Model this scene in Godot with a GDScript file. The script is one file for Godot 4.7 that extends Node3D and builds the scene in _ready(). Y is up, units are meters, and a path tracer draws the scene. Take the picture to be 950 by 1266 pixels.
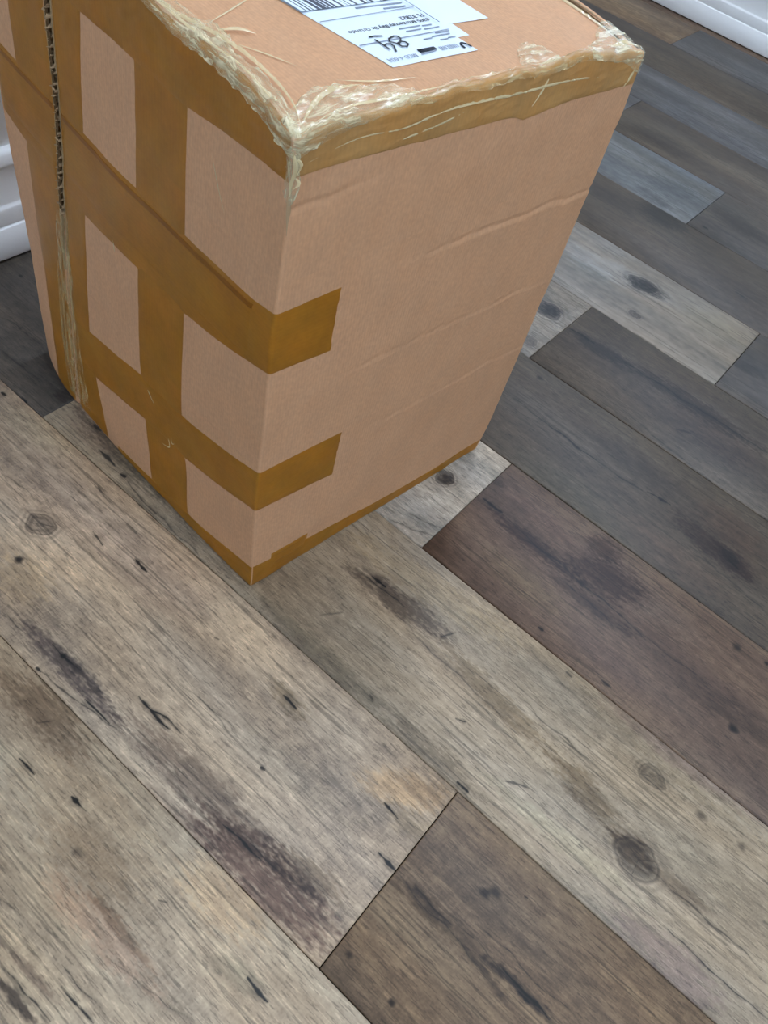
extends Node3D
# A taped cardboard box on a floor of grey wood-look planks, white baseboards behind it.

const ROOM_X0 := -1.1316      # face of the left wall
const ROOM_X1 := 3.25
const ROOM_Z0 := -3.1869      # face of the back wall
const ROOM_Z1 := 2.7
const ROOM_H := 2.55
const ROW_OFF := -0.64975     # first joint line between plank rows
const ROW_W := 0.24832        # width of a plank
const PLANK_L := 1.22
const JOINT := 0.0012
const NOOK_X := -2.7           # behind the box the room goes on past the end of the left wall
const NOOK_Z := -1.55
const BW := 0.4547            # box: width (x), height (y), depth (-z)
const BH := 0.638
const BD := 0.535

var M := {}
var smears_and_shade := []
var cracks := []
var knots := []
var jobs := []
var noise_a := FastNoiseLite.new()
var noise_b := FastNoiseLite.new()
var noise_c := FastNoiseLite.new()


# ------------------------------------------------------------------ helpers
func numbered(called: String, parent: Node) -> String:
	if not parent.has_node(NodePath(called)):
		return called
	var k := 1
	while parent.has_node(NodePath("%s_%03d" % [called, k])):
		k += 1
	return "%s_%03d" % [called, k]


func put(called: String, mesh: Mesh, m: Material, parent: Node = self) -> MeshInstance3D:
	var o := MeshInstance3D.new()
	o.name = numbered(called, parent)
	o.mesh = mesh
	o.material_override = m
	o.cast_shadow = GeometryInstance3D.SHADOW_CASTING_SETTING_ON
	parent.add_child(o, true)
	return o


func tag(o: Node, label: String, category := "", group := "", kind := "") -> void:
	if label: o.set_meta("label", label)
	if category: o.set_meta("category", category)
	if group: o.set_meta("group", group)
	if kind: o.set_meta("kind", kind)


func begin() -> SurfaceTool:
	var st := SurfaceTool.new()
	st.begin(Mesh.PRIMITIVE_TRIANGLES)
	return st


func tri(st: SurfaceTool, a: Vector3, b: Vector3, c: Vector3, out: Vector3, ua := Vector2(), ub := Vector2(), uc := Vector2()) -> void:
	var flip := (c - a).cross(b - a).dot(out) < 0.0
	st.set_uv(ua); st.add_vertex(a)
	if flip:
		st.set_uv(uc); st.add_vertex(c)
		st.set_uv(ub); st.add_vertex(b)
	else:
		st.set_uv(ub); st.add_vertex(b)
		st.set_uv(uc); st.add_vertex(c)


func quad(st: SurfaceTool, a: Vector3, b: Vector3, c: Vector3, d: Vector3, out: Vector3, ua := Vector2(), ub := Vector2(), uc := Vector2(), ud := Vector2()) -> void:
	tri(st, a, b, c, out, ua, ub, uc)
	tri(st, a, c, d, out, ua, uc, ud)


func box(st: SurfaceTool, lo: Vector3, hi: Vector3) -> void:
	var x := [lo.x, hi.x]; var y := [lo.y, hi.y]; var z := [lo.z, hi.z]
	for s in 2:
		var o := float(s) * 2.0 - 1.0
		quad(st, Vector3(x[s], y[0], z[0]), Vector3(x[s], y[1], z[0]), Vector3(x[s], y[1], z[1]), Vector3(x[s], y[0], z[1]), Vector3(o, 0, 0), Vector2(z[0], y[0]), Vector2(z[0], y[1]), Vector2(z[1], y[1]), Vector2(z[1], y[0]))
		quad(st, Vector3(x[0], y[s], z[0]), Vector3(x[1], y[s], z[0]), Vector3(x[1], y[s], z[1]), Vector3(x[0], y[s], z[1]), Vector3(0, o, 0), Vector2(x[0], z[0]), Vector2(x[1], z[0]), Vector2(x[1], z[1]), Vector2(x[0], z[1]))
		quad(st, Vector3(x[0], y[0], z[s]), Vector3(x[1], y[0], z[s]), Vector3(x[1], y[1], z[s]), Vector3(x[0], y[1], z[s]), Vector3(0, 0, o), Vector2(x[0], y[0]), Vector2(x[1], y[0]), Vector2(x[1], y[1]), Vector2(x[0], y[1]))


func done(st: SurfaceTool, smooth := false) -> ArrayMesh:
	if not smooth:
		st.set_smooth_group(-1)
	st.index()
	st.generate_normals()
	return st.commit()


# a sheet over rows of points; out says which side is the front
func sheet(st: SurfaceTool, rows: Array, uvs: Array, out: Callable) -> void:
	for i in rows.size() - 1:
		for j in rows[i].size() - 1:
			var a: Vector3 = rows[i][j]; var b: Vector3 = rows[i + 1][j]; var c: Vector3 = rows[i + 1][j + 1]; var d: Vector3 = rows[i][j + 1]
			quad(st, a, b, c, d, out.call((a + c) * 0.5), uvs[i][j], uvs[i + 1][j], uvs[i + 1][j + 1], uvs[i][j + 1])


func lerp_at(pts: Array, s: float) -> float:
	# pts: Vector2(s, value) in rising s
	if s <= pts[0].x: return pts[0].y
	for i in pts.size() - 1:
		if s <= pts[i + 1].x:
			return lerpf(pts[i].y, pts[i + 1].y, (s - pts[i].x) / (pts[i + 1].x - pts[i].x))
	return pts[-1].y


# ------------------------------------------------------------------ materials
func plain(c: Color, rough: float, spec := 0.5) -> StandardMaterial3D:
	var m := StandardMaterial3D.new()
	m.albedo_color = c
	m.roughness = rough
	m.metallic_specular = spec
	return m


func noise_texture(kind: int, freq: float, seed_: int, c0: Color, c1: Color, size := 512, octaves := 4) -> NoiseTexture2D:
	var n := FastNoiseLite.new()
	n.noise_type = kind
	n.frequency = freq
	n.seed = seed_
	n.fractal_octaves = octaves
	var t := NoiseTexture2D.new()
	t.width = size; t.height = size; t.seamless = true; t.noise = n
	var g := Gradient.new()
	g.set_color(0, c0); g.set_color(1, c1)
	t.color_ramp = g
	return t


func make_materials() -> void:
	M.wall = plain(Color(0.93, 0.93, 0.92), 0.85, 0.3)
	var relief := noise_texture(FastNoiseLite.TYPE_SIMPLEX_SMOOTH, 0.03, 3, Color.BLACK, Color.WHITE)
	relief.as_normal_map = true
	relief.bump_strength = 1.5
	M.wall.normal_enabled = true
	M.wall.normal_texture = relief
	M.wall.normal_scale = 0.3
	M.wall.uv1_triplanar = true
	M.wall.uv1_world_triplanar = true
	M.wall.uv1_scale = Vector3(4, 4, 4)
	M.trim = plain(Color(0.95, 0.95, 0.945), 0.35)
	M.gap = plain(Color(0.05, 0.045, 0.04), 0.95, 0.1)
	M.frame = plain(Color(0.92, 0.92, 0.91), 0.4)
	var glass := plain(Color(1, 1, 1, 0.04), 0.02)
	glass.transparency = BaseMaterial3D.TRANSPARENCY_ALPHA
	M.glass = glass
	# cardboard: pulp mottling, fine fibres and the faint vertical lines of the flutes underneath
	var col := Image.create(640, 640, false, Image.FORMAT_RGB8)
	var hei := Image.create(640, 640, false, Image.FORMAT_L8)
	noise_a.seed = 11; noise_b.seed = 12; noise_c.seed = 13
	for y in 640:
		for x in 640:
			var mott := noise_a.get_noise_2d(x * 0.9, y * 0.35) * 0.5 + noise_b.get_noise_2d(x * 6.0, y * 5.0)
			var fib := noise_c.get_noise_2d(x * 40.0, y * 5.0)
			var flute := sin(x * TAU * 64.0 / 640.0)
			var t := 1.0 + mott * 0.05 + fib * 0.022 + flute * 0.012
			var warm := noise_b.get_noise_2d(x * 0.7 + 300.0, y * 0.7) * 0.012
			col.set_pixel(x, y, Color(0.775 * t * (1.0 + warm), 0.590 * t, 0.440 * t * (1.0 - warm)))
			var h := 0.5 + 0.30 * flute + 0.25 * mott + 0.12 * fib
			hei.set_pixel(x, y, Color(h, h, h))
	var card := plain(Color.WHITE, 0.72, 0.35)
	card.albedo_texture = ImageTexture.create_from_image(col)
	card.heightmap_enabled = true
	card.heightmap_texture = ImageTexture.create_from_image(hei)
	card.heightmap_scale = 0.012
	card.uv1_scale = Vector3(4, 4, 1)
	M.card = card
	var raw := plain(Color(0.66, 0.55, 0.42), 0.9, 0.2)
	M.raw = raw
	M.liner = plain(Color(0.62, 0.52, 0.38), 0.8, 0.2)
	M.hollow = plain(Color(0.36, 0.28, 0.19), 0.95, 0.1)
	# amber packing tape, glossy film over board
	var tcol := Image.create(512, 512, false, Image.FORMAT_RGB8)
	noise_a.seed = 21; noise_b.seed = 22
	for y in 512:
		for x in 512:
			var t := 1.0 + noise_a.get_noise_2d(x * 0.8, y * 0.8) * 0.08 + noise_b.get_noise_2d(x * 5.0, y * 5.0) * 0.04 + 0.012 * sin(x * TAU * 51.0 / 512.0)
			var w := noise_b.get_noise_2d(x * 0.6 + 90.0, y * 0.6) * 0.05
			tcol.set_pixel(x, y, Color(0.610 * t * (1.0 + w), 0.400 * t, 0.115 * t * (1.0 - 2.0 * w)))
	var tape := plain(Color.WHITE, 0.45, 0.3)
	tape.albedo_texture = ImageTexture.create_from_image(tcol)
	tape.uv1_scale = Vector3(4, 4, 1)
	tape.clearcoat_enabled = true
	tape.clearcoat = 0.06
	tape.clearcoat_roughness = 0.3
	M.tape = tape
	# the same film where it is crumpled off the board: pale, hazy and see-through
	M.film = film_material(0.10, 0.66, Color(0.93, 0.90, 0.74), 61)
	M.haze = film_material(0.02, 0.55, Color(0.86, 0.78, 0.58), 67)
	var ridge := plain(Color(0.90, 0.83, 0.64, 0.62), 0.28, 0.6)
	ridge.transparency = BaseMaterial3D.TRANSPARENCY_ALPHA
	M.ridge = ridge
	var clear := plain(Color(0.72, 0.62, 0.40, 0.35), 0.28, 0.6)
	clear.transparency = BaseMaterial3D.TRANSPARENCY_ALPHA
	M.clear = clear
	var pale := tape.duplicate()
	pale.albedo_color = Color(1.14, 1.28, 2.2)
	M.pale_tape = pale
	var doubled := tape.duplicate()
	doubled.albedo_color = Color(0.86, 0.82, 0.72)
	M.doubled = doubled
	M.paper = plain(Color(0.86, 0.905, 0.945), 0.55, 0.4)
	M.ink = plain(Color(0.16, 0.17, 0.20), 0.7, 0.3)
	M.pale_ink = plain(Color(0.58, 0.61, 0.67), 0.7, 0.3)
	M.pen = plain(Color(0.10, 0.10, 0.13), 0.5, 0.4)


# crumpled film: hazy white where it is creased, nearly clear between the creases
func film_material(least: float, most: float, c: Color, seed_: int) -> StandardMaterial3D:
	var n := FastNoiseLite.new()
	n.noise_type = FastNoiseLite.TYPE_SIMPLEX_SMOOTH
	n.fractal_octaves = 2
	n.frequency = 1.0
	n.seed = seed_
	var im := Image.create(512, 256, false, Image.FORMAT_RGBA8)
	for y in 256:
		for x in 512:
			var warp := n.get_noise_2d(x * 0.010, y * 0.020 + 40.0) * 1.6
			var a := 1.0 - absf(n.get_noise_2d(x * 0.006 + warp, y * 0.050)) * 5.0
			var b := 1.0 - absf(n.get_noise_2d(x * 0.045 + 70.0, y * 0.035 + warp)) * 6.0
			var cloud := clampf(n.get_noise_2d(x * 0.014 + 200.0, y * 0.028) * 1.6 + 0.35, 0.0, 1.0)
			var k := clampf(maxf(maxf(a, 0.0) * 0.9, maxf(b, 0.0) * 0.35) * (0.35 + 0.65 * cloud) + cloud * 0.45, 0.0, 1.0)
			im.set_pixel(x, y, Color(c.r, c.g, c.b, lerpf(least, most, k)))
	var m := plain(Color.WHITE, 0.3, 0.6)
	m.albedo_texture = ImageTexture.create_from_image(im)
	m.transparency = BaseMaterial3D.TRANSPARENCY_ALPHA
	m.uv1_scale = Vector3(3.2, 14, 1)
	return m


# ------------------------------------------------------------------ floor planks
func smear_or_shade(x1: float, z1: float, x2: float, z2: float, hw: float, c: Color, s: float) -> void:
	smears_and_shade.append([Vector2(x1, z1), Vector2(x2, z2), hw, c, s])


func crack(x1: float, z1: float, x2: float, z2: float, hw: float, s: float) -> void:
	cracks.append([Vector2(x1, z1), Vector2(x2, z2), hw, s])


func knot(x: float, z: float, r: float, s: float, star: int) -> void:
	knots.append([Vector2(x, z), r, s, star])


# marks printed in the wood pattern of the planks in view, plus one shade band painted along the box, in metres on the floor
func wood_and_shade_marks() -> void:
	smear_or_shade(-0.477, -0.126, -0.327, -0.135, 0.026, Color(0.74, 0.71, 0.69), 1.00)
	smear_or_shade(-0.300, -0.063, -0.163, -0.059, 0.032, Color(0.90, 0.88, 0.86), 0.80)
	smear_or_shade(-0.253, -0.029, -0.084, -0.034, 0.020, Color(1.04, 0.98, 0.96), 0.90)
	smear_or_shade(-0.163, -0.134, -0.043, -0.137, 0.031, Color(1.05, 1.00, 0.94), 0.80)
	smear_or_shade(-0.274, 0.030, -0.111, 0.021, 0.009, Color(1.11, 1.11, 1.10), 1.00)
	smear_or_shade(-0.209, 0.057, -0.153, 0.057, 0.006, Color(0.35, 0.33, 0.33), 0.80)
	smear_or_shade(-0.238, 0.037, -0.156, 0.033, 0.005, Color(0.62, 0.58, 0.58), 0.70)
	smear_or_shade(-0.211, -0.047, -0.106, -0.042, 0.006, Color(0.72, 0.69, 0.66), 0.80)
	smear_or_shade(-0.075, -0.088, -0.007, -0.101, 0.013, Color(0.78, 0.80, 0.79), 0.60)
	smear_or_shade(-0.375, -0.076, -0.157, -0.096, 0.045, Color(1.05, 1.03, 1.00), 0.70)
	crack(-0.3752, -0.0813, -0.3478, -0.0813, 0.0021, 1.00)
	crack(-0.3014, -0.0925, -0.2856, -0.0931, 0.0042, 1.00)
	crack(-0.2929, -0.0934, -0.2758, -0.0940, 0.0017, 0.60)
	crack(-0.0332, -0.0988, -0.0008, -0.0975, 0.0036, 1.00)
	crack(-0.2173, 0.0508, -0.1448, 0.0497, 0.0015, 0.80)
	crack(-0.1614, 0.0242, -0.1142, 0.0234, 0.0019, 0.90)
	crack(-0.1725, 0.0114, -0.1051, 0.0121, 0.0011, 0.70)
	crack(-0.1523, -0.0203, -0.0428, -0.0381, 0.0009, 0.50)
	crack(-0.1530, -0.0869, -0.1427, -0.0920, 0.0016, 0.50)
	knot(-0.2501, -0.0612, 0.0049, 0.35, 0)
	crack(-0.3964, -0.1170, -0.3844, -0.1329, 0.0022, 0.45)
	crack(-0.2689, 0.0158, -0.2363, 0.0112, 0.0012, 0.40)
	smear_or_shade(-0.759, -0.317, -0.516, -0.319, 0.058, Color(1.02, 1.02, 1.04), 0.80)
	smear_or_shade(-0.665, -0.253, -0.494, -0.252, 0.037, Color(1.10, 1.08, 1.05), 0.80)
	smear_or_shade(-0.583, -0.345, -0.356, -0.345, 0.045, Color(0.96, 0.94, 0.95), 0.60)
	smear_or_shade(-0.314, -0.406, -0.013, -0.397, 0.053, Color(1.10, 1.02, 0.90), 1.00)
	smear_or_shade(-0.528, -0.182, -0.332, -0.184, 0.012, Color(0.55, 0.53, 0.56), 0.95)
	smear_or_shade(-0.456, -0.193, -0.369, -0.190, 0.009, Color(0.60, 0.60, 0.63), 0.80)
	smear_or_shade(-0.340, -0.191, -0.055, -0.199, 0.023, Color(0.72, 0.69, 0.68), 0.90)
	smear_or_shade(-0.195, -0.174, 0.020, -0.182, 0.031, Color(0.60, 0.54, 0.54), 1.00)
	smear_or_shade(-0.254, -0.155, -0.106, -0.163, 0.011, Color(0.75, 0.73, 0.74), 0.80)
	smear_or_shade(-0.108, -0.195, -0.005, -0.223, 0.018, Color(0.66, 0.62, 0.58), 0.80)
	smear_or_shade(-0.248, -0.341, -0.175, -0.338, 0.014, Color(0.75, 0.72, 0.66), 0.70)
	smear_or_shade(-0.267, -0.155, -0.070, -0.164, 0.006, Color(1.11, 1.11, 1.10), 0.60)
	smear_or_shade(-0.380, -0.165, -0.201, -0.168, 0.007, Color(1.11, 1.11, 1.10), 0.70)
	smear_or_shade(-0.224, -0.276, -0.049, -0.286, 0.023, Color(0.95, 0.95, 0.93), 0.60)
	smear_or_shade(-0.690, -0.308, -0.471, -0.349, 0.020, Color(1.12, 1.12, 1.12), 0.70)
	smear_or_shade(-0.838, -0.371, -0.697, -0.391, 0.025, Color(1.06, 1.08, 1.06), 0.80)
	smear_or_shade(-0.611, -0.216, -0.521, -0.223, 0.031, Color(1.06, 1.04, 0.98), 0.70)
	smear_or_shade(-0.033, -0.326, 0.033, -0.337, 0.017, Color(0.85, 0.83, 0.78), 0.60)
	smear_or_shade(-0.086, -0.328, 0.019, -0.388, 0.024, Color(1.08, 1.02, 0.93), 0.80)
	knot(-0.6226, -0.2859, 0.0143, 0.75, 1)
	knot(-0.5938, -0.2328, 0.0044, 1.00, 0)
	crack(-0.5688, -0.3276, -0.5408, -0.3228, 0.0026, 0.70)
	crack(-0.4978, -0.3388, -0.4697, -0.3371, 0.0036, 0.90)
	crack(-0.7286, -0.2966, -0.6409, -0.3105, 0.0021, 0.35)
	crack(-0.3826, -0.1724, -0.3381, -0.1742, 0.0029, 1.00)
	crack(-0.3425, -0.2166, -0.2713, -0.2231, 0.0023, 0.90)
	crack(-0.3346, -0.2172, -0.2836, -0.2166, 0.0030, 1.00)
	crack(-0.4666, -0.1896, -0.4150, -0.1913, 0.0023, 0.80)
	crack(-0.4485, -0.1878, -0.4405, -0.1898, 0.0046, 0.90)
	crack(-0.4539, -0.1580, -0.4442, -0.1588, 0.0045, 0.90)
	crack(-0.4485, -0.1575, -0.3204, -0.1751, 0.0020, 0.60)
	crack(-0.5456, -0.1722, -0.4950, -0.1761, 0.0017, 0.50)
	crack(-0.2203, -0.3413, -0.1941, -0.3403, 0.0034, 0.95)
	crack(-0.0423, -0.3285, -0.0170, -0.3269, 0.0031, 1.00)
	crack(-0.0111, -0.2827, 0.0172, -0.2808, 0.0036, 1.00)
	crack(-0.1761, -0.2585, -0.1686, -0.2591, 0.0038, 0.80)
	crack(-0.1605, -0.1843, -0.1010, -0.1884, 0.0027, 1.00)
	crack(-0.1240, -0.1924, -0.0803, -0.1927, 0.0018, 0.70)
	crack(-0.3400, -0.2640, -0.2098, -0.2623, 0.0015, 0.35)
	crack(-0.2955, -0.2634, -0.2206, -0.2725, 0.0014, 0.35)
	crack(-0.8344, -0.4021, -0.8184, -0.4032, 0.0034, 0.90)
	crack(-0.8590, -0.3879, -0.8478, -0.3883, 0.0033, 0.90)
	crack(-0.6274, -0.3797, -0.5849, -0.3737, 0.0043, 0.40)
	crack(-0.5523, -0.3682, -0.5169, -0.3668, 0.0043, 0.40)
	crack(-0.3378, -0.3350, -0.3303, -0.3377, 0.0020, 0.50)
	smear_or_shade(0.032, -0.278, 0.192, -0.275, 0.014, Color(0.78, 0.76, 0.74), 0.90)
	smear_or_shade(0.013, -0.272, 0.103, -0.277, 0.011, Color(0.72, 0.69, 0.66), 0.90)
	smear_or_shade(0.016, -0.199, 0.154, -0.208, 0.032, Color(1.08, 1.07, 1.05), 0.70)
	smear_or_shade(0.144, -0.282, 0.241, -0.282, 0.007, Color(0.50, 0.48, 0.48), 0.90)
	smear_or_shade(0.103, -0.277, 0.205, -0.257, 0.004, Color(0.60, 0.58, 0.58), 0.80)
	smear_or_shade(0.031, -0.373, 0.304, -0.372, 0.024, Color(0.95, 0.93, 0.92), 0.60)
	crack(0.1641, -0.2846, 0.2316, -0.2801, 0.0041, 0.95)
	crack(0.1904, -0.2779, 0.2067, -0.2776, 0.0054, 0.90)
	crack(0.1186, -0.3015, 0.2612, -0.3000, 0.0013, 0.50)
	crack(0.0316, -0.2780, 0.1414, -0.2697, 0.0015, 0.55)
	crack(0.0930, -0.2894, 0.2323, -0.2789, 0.0013, 0.50)
	crack(0.0438, -0.2346, 0.1788, -0.2327, 0.0011, 0.40)
	knot(0.1078, -0.3326, 0.0048, 0.80, 0)
	knot(0.1171, -0.3409, 0.0058, 0.70, 0)
	crack(0.1440, -0.3608, 0.1490, -0.3619, 0.0029, 0.90)
	knot(0.0935, -0.1803, 0.0030, 0.90, 0)
	knot(0.0323, -0.1835, 0.0034, 0.60, 0)
	crack(0.0410, -0.2810, 0.1003, -0.2798, 0.0023, 0.60)
	smear_or_shade(-0.343, -0.420, -0.103, -0.410, 0.018, Color(0.82, 0.82, 0.81), 1.00)
	smear_or_shade(-0.109, -0.418, 0.041, -0.409, 0.021, Color(0.80, 0.79, 0.78), 0.90)
	smear_or_shade(-0.774, -0.450, -0.427, -0.455, 0.027, Color(0.62, 0.62, 0.61), 0.90)  # contact shade along the box foot, painted in, carrying on the printed dark band
	smear_or_shade(-0.774, -0.450, -0.638, -0.460, 0.036, Color(0.95, 0.90, 0.92), 0.70)
	smear_or_shade(-0.291, -0.543, -0.112, -0.562, 0.021, Color(0.62, 0.60, 0.60), 1.00)
	smear_or_shade(-0.128, -0.546, 0.076, -0.525, 0.017, Color(0.78, 0.75, 0.70), 0.90)
	smear_or_shade(0.076, -0.525, 0.200, -0.505, 0.021, Color(0.72, 0.68, 0.62), 0.90)
	smear_or_shade(-0.346, -0.587, -0.039, -0.620, 0.030, Color(1.05, 1.02, 0.94), 0.60)
	smear_or_shade(-0.069, -0.505, 0.361, -0.474, 0.042, Color(1.04, 1.04, 1.04), 0.80)
	smear_or_shade(-0.002, -0.524, 0.130, -0.520, 0.029, Color(1.11, 1.11, 1.10), 0.60)
	smear_or_shade(0.032, -0.440, 0.262, -0.453, 0.015, Color(1.00, 1.04, 1.02), 0.60)
	smear_or_shade(0.236, -0.418, 0.384, -0.421, 0.026, Color(0.92, 0.88, 0.93), 0.90)
	smear_or_shade(0.219, -0.536, 0.386, -0.541, 0.023, Color(1.08, 1.08, 1.06), 0.60)
	smear_or_shade(0.188, -0.494, 0.251, -0.496, 0.019, Color(0.62, 0.57, 0.52), 1.00)
	smear_or_shade(0.241, -0.493, 0.328, -0.500, 0.010, Color(0.70, 0.66, 0.62), 0.70)
	smear_or_shade(0.032, -0.639, 0.350, -0.631, 0.023, Color(0.94, 0.92, 0.88), 0.70)
	smear_or_shade(0.381, -0.502, 0.438, -0.489, 0.033, Color(1.08, 1.08, 1.07), 0.60)
	knot(0.2302, -0.4914, 0.0212, 0.70, 2)
	knot(0.1964, -0.5969, 0.0126, 0.60, 1)
	knot(0.2685, -0.5982, 0.0057, 0.50, 0)
	knot(0.3262, -0.6001, 0.0045, 0.50, 0)
	crack(0.2494, -0.4943, 0.4075, -0.4881, 0.0021, 0.50)
	crack(0.2872, -0.4468, 0.4346, -0.4455, 0.0017, 0.75)
	crack(-0.2559, -0.5568, -0.2293, -0.5579, 0.0047, 1.00)
	crack(-0.2826, -0.5520, -0.1899, -0.5502, 0.0023, 0.60)
	crack(0.0089, -0.4099, 0.0282, -0.4095, 0.0041, 1.00)
	crack(-0.0410, -0.4733, -0.0269, -0.4795, 0.0032, 0.80)
	crack(0.0498, -0.4502, 0.0822, -0.4673, 0.0032, 0.50)
	crack(-0.1255, -0.5519, -0.1139, -0.5746, 0.0029, 0.50)
	crack(0.0017, -0.5592, 0.1622, -0.5502, 0.0021, 0.40)
	crack(-0.1754, -0.5324, 0.0299, -0.5171, 0.0023, 0.35)
	crack(-0.0317, -0.5102, 0.0664, -0.5011, 0.0016, 0.30)
	crack(-0.2653, -0.4568, -0.2456, -0.4845, 0.0033, 0.30)
	crack(-0.1421, -0.4192, -0.1312, -0.4146, 0.0032, 0.40)
	crack(0.1632, -0.4545, 0.1734, -0.4552, 0.0026, 0.50)
	crack(0.0319, -0.6393, 0.0438, -0.6377, 0.0036, 0.50)
	crack(-0.0305, -0.6282, 0.0707, -0.6198, 0.0018, 0.30)
	crack(-0.6798, -0.4232, -0.6386, -0.4192, 0.0045, 0.80)
	crack(-0.6248, -0.4167, -0.6131, -0.4187, 0.0045, 0.90)
	crack(-0.7229, -0.4466, -0.7053, -0.4474, 0.0057, 0.70)
	crack(-0.6557, -0.4157, -0.4203, -0.4034, 0.0022, 0.50)
	smear_or_shade(-0.912, -0.507, -0.781, -0.469, 0.033, Color(0.80, 0.78, 0.78), 0.80)
	knot(-1.0683, -0.5670, 0.0032, 1.00, 0)
	crack(-1.0032, -0.4832, -0.9080, -0.4970, 0.0019, 0.50)
	crack(-0.9398, -0.4401, -0.8449, -0.4443, 0.0019, 0.50)
	smear_or_shade(-0.809, -0.447, -0.784, -0.464, 0.020, Color(0.60, 0.50, 0.45), 0.90)
	smear_or_shade(-0.306, -0.654, -0.259, -0.802, 0.020, Color(1.10, 1.12, 1.14), 0.60)
	knot(-0.2956, -0.7849, 0.0123, 0.90, 0)
	smear_or_shade(-0.305, -0.786, -0.277, -0.782, 0.015, Color(0.50, 0.45, 0.43), 0.90)
	crack(-0.3062, -0.6536, -0.2319, -0.6805, 0.0038, 0.35)
	crack(-0.3125, -0.6808, -0.2192, -0.7054, 0.0026, 0.30)
	smear_or_shade(-0.226, -0.791, -0.011, -0.782, 0.016, Color(0.60, 0.52, 0.50), 1.00)
	smear_or_shade(-0.069, -0.804, 0.061, -0.837, 0.038, Color(0.60, 0.53, 0.52), 1.00)
	smear_or_shade(-0.066, -0.863, -0.004, -0.874, 0.027, Color(0.62, 0.55, 0.53), 0.90)
	smear_or_shade(-0.071, -0.759, 0.085, -0.765, 0.015, Color(0.68, 0.62, 0.60), 0.90)
	smear_or_shade(-0.222, -0.844, -0.059, -0.837, 0.017, Color(1.12, 1.08, 1.08), 0.60)
	crack(-0.2286, -0.7971, -0.1882, -0.7995, 0.0057, 1.00)
	crack(-0.1800, -0.7945, 0.0937, -0.7739, 0.0034, 0.60)
	crack(-0.1487, -0.7833, -0.0572, -0.7844, 0.0040, 0.50)
	crack(-0.0456, -0.7655, 0.0477, -0.7548, 0.0033, 0.50)
	knot(-0.2279, -0.8451, 0.0070, 0.70, 0)
	crack(-0.0212, -0.8780, 0.2563, -0.8658, 0.0022, 0.40)
	crack(0.0762, -0.9843, 0.2180, -0.9615, 0.0030, 0.30)
	smear_or_shade(-0.009, -0.706, 0.136, -0.693, 0.023, Color(0.90, 0.87, 0.90), 0.60)
	smear_or_shade(0.056, -0.792, 0.282, -0.771, 0.042, Color(0.86, 0.82, 0.80), 0.70)
	smear_or_shade(-0.167, -0.719, -0.016, -0.717, 0.033, Color(0.98, 1.00, 0.92), 0.70)
	smear_or_shade(0.085, -0.642, 0.330, -0.653, 0.018, Color(0.85, 0.80, 0.86), 0.70)
	crack(-0.0355, -0.6685, -0.0260, -0.6691, 0.0043, 0.80)
	crack(0.0740, -0.6646, 0.0921, -0.6659, 0.0030, 0.80)
	knot(0.2524, -0.7406, 0.0056, 1.00, 0)
	knot(0.2038, -0.8681, 0.0055, 0.70, 0)
	crack(0.0658, -0.7735, 0.2017, -0.7755, 0.0026, 0.35)
	smear_or_shade(0.118, -0.780, 0.178, -0.769, 0.012, Color(1.11, 1.11, 1.10), 0.50)
	crack(0.2452, -0.8766, 0.2540, -0.8782, 0.0055, 0.90)
	smear_or_shade(-0.320, -1.039, -0.166, -1.016, 0.016, Color(1.11, 1.11, 1.10), 0.50)
	crack(-0.2548, -1.0265, -0.1359, -1.0233, 0.0034, 0.80)
	crack(-0.1359, -1.0233, -0.0392, -1.0274, 0.0034, 0.50)
	crack(-0.0409, -1.0306, 0.0029, -1.0391, 0.0043, 1.00)
	smear_or_shade(-0.043, -1.034, -0.017, -1.032, 0.006, Color(1.11, 1.11, 1.10), 0.90)
	smear_or_shade(0.008, -1.029, 0.174, -0.999, 0.026, Color(0.66, 0.58, 0.58), 0.90)
	smear_or_shade(-0.244, -0.925, 0.017, -0.920, 0.044, Color(0.98, 1.02, 1.00), 0.80)
	smear_or_shade(0.031, -1.081, 0.175, -1.069, 0.044, Color(1.02, 0.94, 0.92), 0.80)
	smear_or_shade(-0.090, -0.944, 0.156, -0.938, 0.039, Color(1.06, 0.99, 0.98), 0.70)
	knot(0.1253, -1.0192, 0.0106, 1.00, 2)
	crack(-0.3521, -1.0322, -0.2057, -1.0262, 0.0032, 0.40)
	knot(-0.3196, -1.1161, 0.0049, 0.70, 0)
	crack(0.1236, -1.0128, 0.1488, -1.0061, 0.0038, 0.80)
	smear_or_shade(0.089, -1.022, 0.184, -1.010, 0.023, Color(0.70, 0.60, 0.60), 0.80)
	knot(-0.4189, -1.3018, 0.0220, 0.80, 0)
	smear_or_shade(-0.440, -1.294, -0.393, -1.316, 0.019, Color(0.50, 0.50, 0.52), 1.00)
	knot(-0.3925, -1.1904, 0.0121, 0.60, 0)
	smear_or_shade(-0.380, -1.246, -0.377, -1.371, 0.020, Color(1.08, 1.12, 1.18), 0.50)
	smear_or_shade(-0.365, -1.285, -0.198, -1.295, 0.023, Color(0.62, 0.60, 0.62), 1.00)
	smear_or_shade(-0.221, -1.302, 0.080, -1.306, 0.025, Color(0.62, 0.57, 0.56), 1.00)
	crack(-0.3629, -1.2917, -0.3006, -1.2919, 0.0063, 0.90)
	crack(-0.2546, -1.2951, 0.0802, -1.3057, 0.0036, 0.70)
	smear_or_shade(-0.110, -1.266, 0.104, -1.246, 0.042, Color(0.88, 0.82, 0.80), 0.80)
	smear_or_shade(-0.319, -1.211, -0.143, -1.226, 0.039, Color(1.05, 1.05, 1.06), 0.60)
	crack(-0.1862, -1.1729, 0.0649, -1.1459, 0.0030, 0.40)
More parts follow.
